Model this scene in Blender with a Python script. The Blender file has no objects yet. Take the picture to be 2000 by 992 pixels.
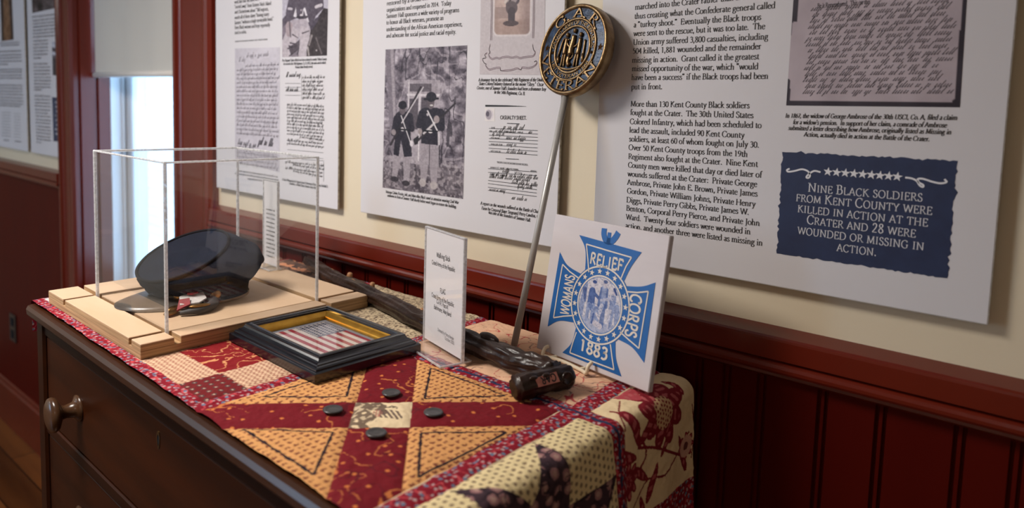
import bpy, math, random
import numpy as np
from mathutils import Vector, Matrix
C = bpy.context.scene.collection
SC = bpy.context.scene
rnd = random.Random(7)
PI = math.pi

# ------------------------------------------------------------------ camera, world, lights
# Authoring unit: 1 unit = 0.4 m; the quilt's top surface is z = 0, the camera is at (0, 0, 1).
U = 0.40
ZT = 1.24
PITCH, ROLL, YAW, FPX, CYP = 0.0878588, 0.0311586, 0.6917909, 1388.01, 334.28
_F = np.array([-math.sin(YAW)*math.cos(PITCH), math.cos(YAW)*math.cos(PITCH), -math.sin(PITCH)])
_r = np.array([math.cos(YAW), math.sin(YAW), 0.0])
_u = np.cross(_r, _F)
_c, _s = math.cos(ROLL), math.sin(ROLL)
RR = np.array([_c*_r + _s*_u, -(-_s*_r + _c*_u)*-1.0, _F])      # rows: right, down, forward
RR[1] = -_s*_r + _c*_u
RR[1] = np.cross(_F, RR[0])                                     # forward x right = down
def world(p):
    p = np.asarray(p, float)
    return p*U + np.array([0, 0, ZT])
cam = bpy.data.cameras.new('camera'); cam_o = bpy.data.objects.new('camera', cam); C.objects.link(cam_o)
m = Matrix.Identity(4)
for i in range(3):
    m[i][0] = RR[0][i]; m[i][1] = -RR[1][i]; m[i][2] = -RR[2][i]
m.translation = Vector(world((0, 0, 1)))
cam_o.matrix_world = m
cam.sensor_width = 36; cam.lens = FPX/2000*36
cam.shift_y = -(496-CYP)/2000
cam.clip_start = 0.02
cam.dof.use_dof = True; cam.dof.focus_distance = 1.22; cam.dof.aperture_fstop = 3.1
SC.camera = cam_o

w = bpy.data.worlds.new('sky'); SC.world = w; w.use_nodes = True
w.node_tree.nodes['Background'].inputs[0].default_value = (0.46, 0.72, 1.0, 1)
w.node_tree.nodes['Background'].inputs[1].default_value = 6.0
SC.view_settings.view_transform = 'Standard'; SC.view_settings.look = 'None'
SC.view_settings.gamma = 1; SC.view_settings.use_curve_mapping = False
SC.view_settings.exposure = 0.0
SC.cycles.max_bounces = 10; SC.cycles.transparent_max_bounces = 24
SC.cycles.diffuse_bounces = 4; SC.cycles.glossy_bounces = 4
SC.cycles.use_denoising = True
SC.cycles.sample_clamp_indirect = 6

def area(name, loc, size, power, color, target=None, size_y=None):
    l = bpy.data.lights.new(name, 'AREA'); l.energy = power; l.color = color
    l.shape = 'RECTANGLE'; l.size = size; l.size_y = size_y or size
    o = bpy.data.objects.new(name, l); C.objects.link(o); o.location = loc
    if target is not None:
        d = Vector(target)-Vector(loc); o.rotation_euler = d.to_track_quat('-Z', 'Y').to_euler()
    return o
WARM = (1.0, 0.935, 0.865)
LAMPS = [((-1.50, -0.10, 2.46), 0.50, 34), ((0.3, -2.3, 2.46), 0.55, 4), ((-4.3, -1.7, 2.46), 0.55, 8)]
for k, (loc, s, p) in enumerate(LAMPS):
    area('ceiling_lamp_light', (loc[0], loc[1], loc[2]-0.012), s, p, WARM)

# ------------------------------------------------------------------ geometry helpers
def ray(px, py):
    d = np.array([(px-1000)/FPX, (py-CYP)/FPX, 1.0])
    return RR.T @ d
def onz(px, py, z=0.0):
    d = ray(px, py); return np.array([0, 0, 1.0]) + (z-1)/d[2]*d
def ony(px, py, y):
    d = ray(px, py); return np.array([0, 0, 1.0]) + y/d[1]*d
def onx(px, py, x):
    d = ray(px, py); return np.array([0, 0, 1.0]) + x/d[0]*d
def onplane(px, py, B, N):
    d = ray(px, py); O = np.array([0, 0, 1.0])
    return O + ((B-O) @ N)/(d @ N)*d

def lin(c):
    c = np.asarray(c, float)/255.0
    return np.where(c <= 0.04045, c/12.92, ((c+0.055)/1.055)**2.4)

class MB:
    """collects shapes in authoring units"""
    def __init__(s): s.v = []; s.f = []; s.n = 0; s.sm = []
    def add(s, v, f, smooth=False):
        v = np.asarray(v, float).reshape(-1, 3)
        s.v.append(v); s.f += [tuple(i+s.n for i in q) for q in f]; s.sm += [smooth]*len(f); s.n += len(v)
    def box(s, a, b, rot=None, org=None):
        x0, y0, z0 = a; x1, y1, z1 = b
        v = np.array([(x, y, z) for z in (z0, z1) for y in (y0, y1) for x in (x0, x1)], float)
        if rot is not None: v = (v @ rot.T) + (0 if org is None else org)
        s.add(v, [(0,2,3,1),(4,5,7,6),(0,1,5,4),(2,6,7,3),(0,4,6,2),(1,3,7,5)])
    def bbox(s, a, b, r=0.006, rot=None, org=None):
        """box with chamfered edges"""
        a = np.array(a, float); b = np.array(b, float); r = min(r, 0.45*float((b-a).min()))
        vs = []; idx = {}
        for i in range(8):
            sx = [i & 1, (i >> 1) & 1, (i >> 2) & 1]
            c = np.where(sx, b, a); inn = np.where(sx, b-r, a+r)
            for ax in range(3):
                p = inn.copy(); p[ax] = c[ax]; idx[(i, ax)] = len(vs); vs.append(p)
        F = []
        for ax in range(3):
            o1, o2 = [k for k in range(3) if k != ax]
            for sgn in (0, 1):
                q = [sgn << ax, (sgn << ax) | (1 << o1), (sgn << ax) | (1 << o1) | (1 << o2), (sgn << ax) | (1 << o2)]
                F.append([idx[(k, ax)] for k in q])
        for ax in range(3):
            o1, o2 = [k for k in range(3) if k != ax]
            for b1 in (0, 1):
                for b2 in (0, 1):
                    i = (b1 << o1) | (b2 << o2); j = i | (1 << ax)
                    F.append([idx[(i, o1)], idx[(j, o1)], idx[(j, o2)], idx[(i, o2)]])
        for i in range(8): F.append([idx[(i, 0)], idx[(i, 1)], idx[(i, 2)]])
        v = np.array(vs); cen = v.mean(0); G = []
        for f in F:
            p = v[f]; n = np.cross(p[1]-p[0], p[2]-p[0])
            G.append(tuple(f) if n @ (p.mean(0)-cen) > 0 else tuple(f[::-1]))
        if rot is not None: v = v @ rot.T + (0 if org is None else org)
        s.add(v, G)
    def tube(s, pts, rad, n=10, caps=True, noise=None):
        pts = np.asarray(pts, float); N = len(pts)
        rad = np.full(N, rad, float) if np.isscalar(rad) else np.asarray(rad, float)
        T = np.gradient(pts, axis=0); T /= np.linalg.norm(T, axis=1)[:, None]
        ref = np.array([0, 0, 1.0]) if abs(T[0][2]) < 0.9 else np.array([1.0, 0, 0])
        a = np.cross(ref, T[0]); a /= np.linalg.norm(a); V = []
        for i in range(N):
            a = a - (a @ T[i])*T[i]; a /= np.linalg.norm(a); b = np.cross(T[i], a)
            for k in range(n):
                t = 2*PI*k/n; r = rad[i]*(1 if noise is None else noise(i, k, N, n))
                V.append(pts[i] + r*(math.cos(t)*a + math.sin(t)*b))
        F = [(i*n+k, i*n+(k+1) % n, (i+1)*n+(k+1) % n, (i+1)*n+k) for i in range(N-1) for k in range(n)]
        if caps:
            F.append(tuple(range(n))[::-1]); F.append(tuple((N-1)*n+k for k in range(n)))
        s.add(V, F, True)
    def lathe(s, prof, org, ax, n=24, caps=True):
        """prof: (radius, height) list around axis ax"""
        ax = np.asarray(ax, float); ax = ax/np.linalg.norm(ax)
        ref = np.array([0, 0, 1.0]) if abs(ax[2]) < 0.9 else np.array([1.0, 0, 0])
        a = np.cross(ref, ax); a /= np.linalg.norm(a); b = np.cross(ax, a); V = []
        for r, h in prof:
            for k in range(n):
                t = 2*PI*k/n; V.append(np.asarray(org)+h*ax+r*(math.cos(t)*a+math.sin(t)*b))
        N = len(prof)
        F = [(i*n+k, i*n+(k+1) % n, (i+1)*n+(k+1) % n, (i+1)*n+k) for i in range(N-1) for k in range(n)]
        if caps: F.append(tuple(range(n))[::-1]); F.append(tuple((N-1)*n+k for k in range(n)))
        s.add(V, F, True)
    def blob(s, c, r, A=None, n=12, k=8):
        """ellipsoid, radii r along the columns of A"""
        A = np.eye(3) if A is None else A; V = []; F = []
        for i in range(k+1):
            ph = PI*i/k
            for j in range(n):
                t = 2*PI*j/n
                V.append(np.asarray(c)+A @ (np.array([math.sin(ph)*math.cos(t), math.sin(ph)*math.sin(t), math.cos(ph)])*r))
        F = [(i*n+j, (i+1)*n+j, (i+1)*n+(j+1) % n, i*n+(j+1) % n) for i in range(k) for j in range(n)]
        s.add(V, F, True)
    def sweep(s, prof, path, closed=False, up=(0, 0, 1)):
        pass
    def build(s, name, mat, parent=None, loc=None):
        v = np.concatenate(s.v)*U + np.array([0, 0, ZT])
        if parent is not None: base = np.array(parent['_b'])
        else: base = np.array(world(loc)) if loc is not None else np.array([(v[:, 0].min()+v[:, 0].max())/2, (v[:, 1].min()+v[:, 1].max())/2, v[:, 2].min()])
        me = bpy.data.meshes.new(name); me.from_pydata((v-base).tolist(), [], s.f)
        me.polygons.foreach_set('use_smooth', s.sm)
        me.materials.append(mat); me.update()
        return link(name, me, base, parent)
def link(name, me, base, parent=None):
    o = bpy.data.objects.new(name, me); C.objects.link(o)
    if parent is not None: o.parent = parent
    else: o.location = [float(x) for x in base]
    o['_b'] = [float(x) for x in base]
    return o
def tag(o, label=None, cat=None, group=None, kind=None):
    if label: o['label'] = label
    if cat: o['category'] = cat
    if group: o['group'] = group
    if kind: o['kind'] = kind
    return o
def thing(name, base, label, cat, group=None):
    o = bpy.data.objects.new(name, None); C.objects.link(o); b = world(base)
    o.location = [float(x) for x in b]; o['_b'] = [float(x) for x in b]; o.empty_display_size = 0.05
    return tag(o, label, cat, group)
def rotz(a): return np.array([[math.cos(a), -math.sin(a), 0], [math.sin(a), math.cos(a), 0], [0, 0, 1.0]])

# ------------------------------------------------------------------ materials
def mat(name, col, rough=0.6, metal=0.0, spec=0.5, noise=None, bump=None, coat=0.0):
    """col sRGB 0-255; noise=(scale, other colour, amount); bump=(scale, strength)"""
    m = bpy.data.materials.new(name); m.use_nodes = True; nt = m.node_tree; b = nt.nodes['Principled BSDF']
    b.inputs['Base Color'].default_value = (*lin(col), 1)
    b.inputs['Roughness'].default_value = rough; b.inputs['Metallic'].default_value = metal
    b.inputs['Specular IOR Level'].default_value = spec; b.inputs['Coat Weight'].default_value = coat
    tc = nt.nodes.new('ShaderNodeTexCoord')
    if noise:
        sc, c2, amt = noise[:3]
        n = nt.nodes.new('ShaderNodeTexNoise'); n.inputs['Detail'].default_value = 5
        mp = nt.nodes.new('ShaderNodeMapping'); nt.links.new(tc.outputs['Object'], mp.inputs[0])
        mp.inputs['Scale'].default_value = sc if isinstance(sc, tuple) else (sc, sc, sc)
        n.inputs['Scale'].default_value = 1.0; nt.links.new(mp.outputs[0], n.inputs['Vector'])
        r = nt.nodes.new('ShaderNodeMapRange'); r.inputs[1].default_value = 0.35; r.inputs[2].default_value = 0.7
        r.inputs[4].default_value = amt
        nt.links.new(n.outputs['Fac'], r.inputs[0])
        mx = nt.nodes.new('ShaderNodeMixRGB'); mx.inputs[1].default_value = (*lin(col), 1); mx.inputs[2].default_value = (*lin(c2), 1)
        nt.links.new(r.outputs[0], mx.inputs[0]); nt.links.new(mx.outputs[0], b.inputs['Base Color'])
    if bump:
        n = nt.nodes.new('ShaderNodeTexNoise'); n.inputs['Detail'].default_value = 4
        mp = nt.nodes.new('ShaderNodeMapping'); nt.links.new(tc.outputs['Object'], mp.inputs[0])
        sc = bump[0]; mp.inputs['Scale'].default_value = sc if isinstance(sc, tuple) else (sc, sc, sc)
        n.inputs['Scale'].default_value = 1.0; nt.links.new(mp.outputs[0], n.inputs['Vector'])
        bp = nt.nodes.new('ShaderNodeBump'); bp.inputs['Strength'].default_value = bump[1]; bp.inputs['Distance'].default_value = 0.004
        nt.links.new(n.outputs['Fac'], bp.inputs['Height']); nt.links.new(bp.outputs[0], b.inputs['Normal'])
    return m
def colmat(name, rough=0.7, spec=0.3, bump=None):
    m = mat(name, (128, 128, 128), rough, 0, spec, None, bump); nt = m.node_tree
    a = nt.nodes.new('ShaderNodeVertexColor'); a.layer_name = 'Col'
    nt.links.new(a.outputs['Color'], nt.nodes['Principled BSDF'].inputs['Base Color'])
    return m
def glassmat(name, tint=(1, 1, 1), rough=0.0, ior=1.45, haze=0.0):
    m = bpy.data.materials.new(name); m.use_nodes = True; nt = m.node_tree
    for n in list(nt.nodes):
        if n.type != 'OUTPUT_MATERIAL': nt.nodes.remove(n)
    out = [n for n in nt.nodes if n.type == 'OUTPUT_MATERIAL'][0]
    t = nt.nodes.new('ShaderNodeBsdfTransparent'); t.inputs[0].default_value = (*tint, 1)
    g = nt.nodes.new('ShaderNodeBsdfGlossy'); g.inputs['Roughness'].default_value = rough
    lw = nt.nodes.new('ShaderNodeLayerWeight'); lw.inputs[0].default_value = 0.5      # 1 - |cos|, alike from both sides
    pw = nt.nodes.new('ShaderNodeMath'); pw.operation = 'POWER'; pw.inputs[1].default_value = 5.0
    nt.links.new(lw.outputs['Facing'], pw.inputs[0])
    f = nt.nodes.new('ShaderNodeMath'); f.operation = 'MULTIPLY_ADD'; f0 = 2*((ior-1)/(ior+1))**2
    f.inputs[1].default_value = 1-f0; f.inputs[2].default_value = f0; nt.links.new(pw.outputs[0], f.inputs[0])
    mx = nt.nodes.new('ShaderNodeMixShader')
    nt.links.new(f.outputs[0], mx.inputs[0]); nt.links.new(t.outputs[0], mx.inputs[1]); nt.links.new(g.outputs[0], mx.inputs[2])
    last = mx
    if haze:
        d = nt.nodes.new('ShaderNodeBsdfDiffuse'); d.inputs[0].default_value = (0.8, 0.82, 0.85, 1)
        m2 = nt.nodes.new('ShaderNodeMixShader'); m2.inputs[0].default_value = haze
        nt.links.new(mx.outputs[0], m2.inputs[1]); nt.links.new(d.outputs[0], m2.inputs[2]); last = m2
    nt.links.new(last.outputs[0], out.inputs[0])
    return m
def emit(name, col, s):
    m = bpy.data.materials.new(name); m.use_nodes = True; nt = m.node_tree; b = nt.nodes['Principled BSDF']
    b.inputs['Base Color'].default_value = (0.9, 0.9, 0.9, 1)
    b.inputs['Emission Color'].default_value = (*col, 1); b.inputs['Emission Strength'].default_value = s
    return m

M = dict(
    cream=mat('cream_wall_paint', (219, 206, 181), 0.55, noise=(3, (209, 194, 168), 0.5), bump=(90, 0.06)),
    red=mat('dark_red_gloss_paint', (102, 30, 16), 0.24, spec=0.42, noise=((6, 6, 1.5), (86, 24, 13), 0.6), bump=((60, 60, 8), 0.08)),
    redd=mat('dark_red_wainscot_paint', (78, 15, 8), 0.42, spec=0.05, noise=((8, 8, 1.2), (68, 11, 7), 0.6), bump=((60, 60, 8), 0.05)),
    board=mat('white_foam_board', (208, 206, 211), 0.6, noise=(2, (203, 200, 205), 0.5)),
    boardedge=mat('foam_board_edge', (196, 190, 180), 0.8, noise=((3, 3, 120), (120, 112, 100), 0.9)),
    ink=mat('black_ink', (24, 22, 26), 0.6),
    greyink=mat('grey_ink', (84, 78, 86), 0.6),
    whiteink=mat('white_ink', (222, 222, 228), 0.6),
    navy=mat('navy_print', (28, 40, 74), 0.55, noise=(60, (36, 50, 86), 0.6)),
    wood=mat('dark_walnut_varnish', (48, 21, 8), 0.34, spec=0.07, noise=((2.5, 18, 18), (26, 13, 7), 0.85), bump=((8, 60, 60), 0.05)),
    woodtop=mat('walnut_top_varnish', (58, 30, 14), 0.30, spec=0.45, noise=((2.5, 18, 18), (34, 17, 9), 0.85), bump=((8, 60, 60), 0.05)),
    wooddr=mat('drawer_walnut_varnish', (58, 26, 10), 0.32, spec=0.07, noise=((2, 10, 22), (34, 16, 8), 0.85), bump=((8, 60, 60), 0.04)),
    knob=mat('polished_wood_knob', (76, 50, 32), 0.24, spec=0.4, noise=((10, 10, 40), (46, 28, 18), 0.8)),
    brass=mat('aged_brass', (120, 92, 52), 0.35, 1.0, noise=(40, (80, 58, 34), 0.6)),
    ply=mat('birch_plywood', (208, 178, 148), 0.6, noise=((4, 16, 16), (196, 162, 128), 0.7), bump=((20, 90, 90), 0.05)),
    plyedge=mat('plywood_edge_veneers', (196, 160, 116), 0.75, noise=((5, 5, 260), (120, 84, 52), 0.8)),
    acry=glassmat('clear_acrylic', (0.985, 0.99, 0.99), 0.0, 1.46, 0.012),
    acryedge=None,
    glass=glassmat('picture_glass', (0.97, 0.98, 0.98), 0.0, 1.5),
    wglass=glassmat('window_glass', (0.97, 0.98, 1.0), 0.0, 1.5),
    black=mat('black_lacquer_frame', (12, 15, 22), 0.17, spec=0.8, noise=(30, (16, 20, 28), 0.6)),
    gold=mat('gold_leaf_liner', (196, 150, 62), 0.32, 1.0, noise=(50, (150, 105, 40), 0.6)),
    paper=mat('white_paper', (220, 216, 218), 0.6),
    bark=mat('dark_varnished_root_wood', (50, 32, 24), 0.34, spec=0.35, noise=((20, 20, 20), (26, 16, 11), 0.95), bump=((60, 60, 60), 0.5)),
    stub=mat('cut_branch_ends', (176, 124, 82), 0.5, noise=(120, (120, 80, 50), 0.7)),
    pink=mat('pale_pink_inlay', (196, 130, 116), 0.4, noise=(90, (160, 90, 80), 0.7)),
    steel=mat('brushed_aluminium_rod', (188, 187, 186), 0.36, 0.35, noise=((40, 40, 6), (160, 156, 150), 0.6)),
    bronze=mat('antique_bronze', (150, 126, 94), 0.40, 1.0, noise=(60, (92, 66, 42), 0.8), bump=(200, 0.15)),
    patina=mat('blue_patina_enamel', (44, 66, 96), 0.42, 0.25, noise=(70, (24, 30, 40), 0.9), bump=(180, 0.3)),
    felt=mat('navy_wool_felt', (26, 30, 42), 0.9, spec=0.15, noise=(30, (35, 40, 54), 0.6), bump=(500, 0.25)),
    feltb=mat('black_wool_band', (15, 16, 21), 0.85, spec=0.2, noise=(40, (24, 25, 31), 0.6), bump=(500, 0.2)),
    leather=mat('worn_leather_visor', (58, 52, 48), 0.28, spec=0.6, noise=(25, (86, 78, 70), 0.6)),
    lining=mat('tan_leather_sweatband', (150, 120, 82), 0.6, noise=(40, (120, 92, 60), 0.6)),
    tile=mat('painted_wood_plaque', (206, 200, 204), 0.55, noise=((3, 3, 14), (188, 180, 184), 0.8)),
    tileedge=mat('plaque_edge', (214, 206, 196), 0.6),
    blue=mat('blue_print', (18, 92, 164), 0.5, noise=(40, (20, 88, 152), 0.7)),
    wire=mat('ivory_coated_wire', (222, 206, 178), 0.4),
    button=mat('dark_horn_button', (44, 44, 46), 0.35, spec=0.6, noise=(90, (66, 62, 60), 0.6)),
    thread=mat('black_floss', (26, 20, 30), 0.7),
    blind=mat('white_roller_blind_fabric', (206, 203, 196), 0.8, noise=((2, 2, 2), (200, 196, 190), 0.5)),
    blindbar=mat('white_blind_bar', (226, 222, 216), 0.45),
    vinyl=mat('white_vinyl_window', (222, 228, 236), 0.4),
    siding=mat('white_clapboard', (210, 214, 220), 0.7, noise=(3, (190, 196, 206), 0.5)),
    floor=None,
    ceil=mat('white_ceiling_paint', (226, 222, 214), 0.8),
    plate=mat('brown_outlet_plate', (40, 26, 22), 0.4),
    lampw=mat('white_lamp_housing', (225, 225, 222), 0.4),
    lampe=emit('lamp_diffuser', WARM, 6.0),
    ribred=mat('red_ribbon', (140, 18, 26), 0.6, noise=(80, (110, 12, 20), 0.6)),
    ribwhite=mat('white_silk', (206, 200, 196), 0.5, noise=(60, (170, 160, 156), 0.6)),
    greyribbon=mat('grey_folded_ribbon', (72, 68, 66), 0.6, noise=(70, (44, 42, 44), 0.7)),
    brassb=mat('tarnished_gilt', (170, 130, 80), 0.36, 1.0, noise=(70, (110, 80, 48), 0.7)),
    mat_board=mat('blue_grey_mount', (120, 124, 138), 0.8),
)
def edge_material():
    m = bpy.data.materials.new('polished_acrylic_edge'); m.use_nodes = True; nt = m.node_tree
    for n in list(nt.nodes):
        if n.type != 'OUTPUT_MATERIAL': nt.nodes.remove(n)
    out = [n for n in nt.nodes if n.type == 'OUTPUT_MATERIAL'][0]
    t = nt.nodes.new('ShaderNodeBsdfTranslucent'); t.inputs[0].default_value = (0.85, 0.86, 0.88, 1)
    d = nt.nodes.new('ShaderNodeBsdfDiffuse'); d.inputs[0].default_value = (0.80, 0.80, 0.82, 1)
    g = nt.nodes.new('ShaderNodeBsdfGlossy'); g.inputs['Roughness'].default_value = 0.15
    tr = nt.nodes.new('ShaderNodeBsdfTransparent')
    a = nt.nodes.new('ShaderNodeMixShader'); nt.links.new(t.outputs[0], a.inputs[1]); nt.links.new(d.outputs[0], a.inputs[2])
    b = nt.nodes.new('ShaderNodeMixShader'); b.inputs[0].default_value = 0.2; nt.links.new(a.outputs[0], b.inputs[1]); nt.links.new(g.outputs[0], b.inputs[2])
    n = nt.nodes.new('ShaderNodeTexNoise'); n.inputs['Scale'].default_value = 160
    tc = nt.nodes.new('ShaderNodeTexCoord'); nt.links.new(tc.outputs['Object'], n.inputs['Vector'])
    r = nt.nodes.new('ShaderNodeMapRange'); r.inputs[1].default_value = 0.4; r.inputs[2].default_value = 0.6; r.inputs[3].default_value = 0.05; r.inputs[4].default_value = 0.35
    nt.links.new(n.outputs['Fac'], r.inputs[0])
    c = nt.nodes.new('ShaderNodeMixShader'); nt.links.new(r.outputs[0], c.inputs[0]); nt.links.new(b.outputs[0], c.inputs[1]); nt.links.new(tr.outputs[0], c.inputs[2])
    nt.links.new(c.outputs[0], out.inputs[0])
    return m
M['acryedge'] = edge_material()
def floor_material():
    m = mat('old_pine_floor_boards', (130, 76, 34), 0.32, spec=0.5, noise=((1.2, 14, 1), (92, 50, 22), 0.9)); nt = m.node_tree
    b = nt.nodes['Principled BSDF']; src = b.inputs['Base Color'].links[0].from_socket
    tc = [n for n in nt.nodes if n.type == 'TEX_COORD'][0]
    br = nt.nodes.new('ShaderNodeTexBrick'); br.offset = 0.37
    br.inputs['Scale'].default_value = 1.0; br.inputs['Brick Width'].default_value = 1.9; br.inputs['Row Height'].default_value = 0.13
    br.inputs['Mortar Size'].default_value = 0.003
    br.inputs['Color1'].default_value = (1, 1, 1, 1); br.inputs['Color2'].default_value = (0.45, 0.42, 0.4, 1); br.inputs['Mortar'].default_value = (0.08, 0.06, 0.05, 1)
    nt.links.new(tc.outputs['Object'], br.inputs['Vector'])
    mx = nt.nodes.new('ShaderNodeMixRGB'); mx.blend_type = 'MULTIPLY'; mx.inputs[0].default_value = 1
    nt.links.new(src, mx.inputs[1]); nt.links.new(br.outputs['Color'], mx.inputs[2]); nt.links.new(mx.outputs[0], b.inputs['Base Color'])
    return m
M['floor'] = floor_material()
M['print'] = colmat('printed_picture', 0.5, 0.3)
M['quilt'] = colmat('printed_cotton_patchwork', 0.85, 0.2, (420, 0.12))

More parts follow.
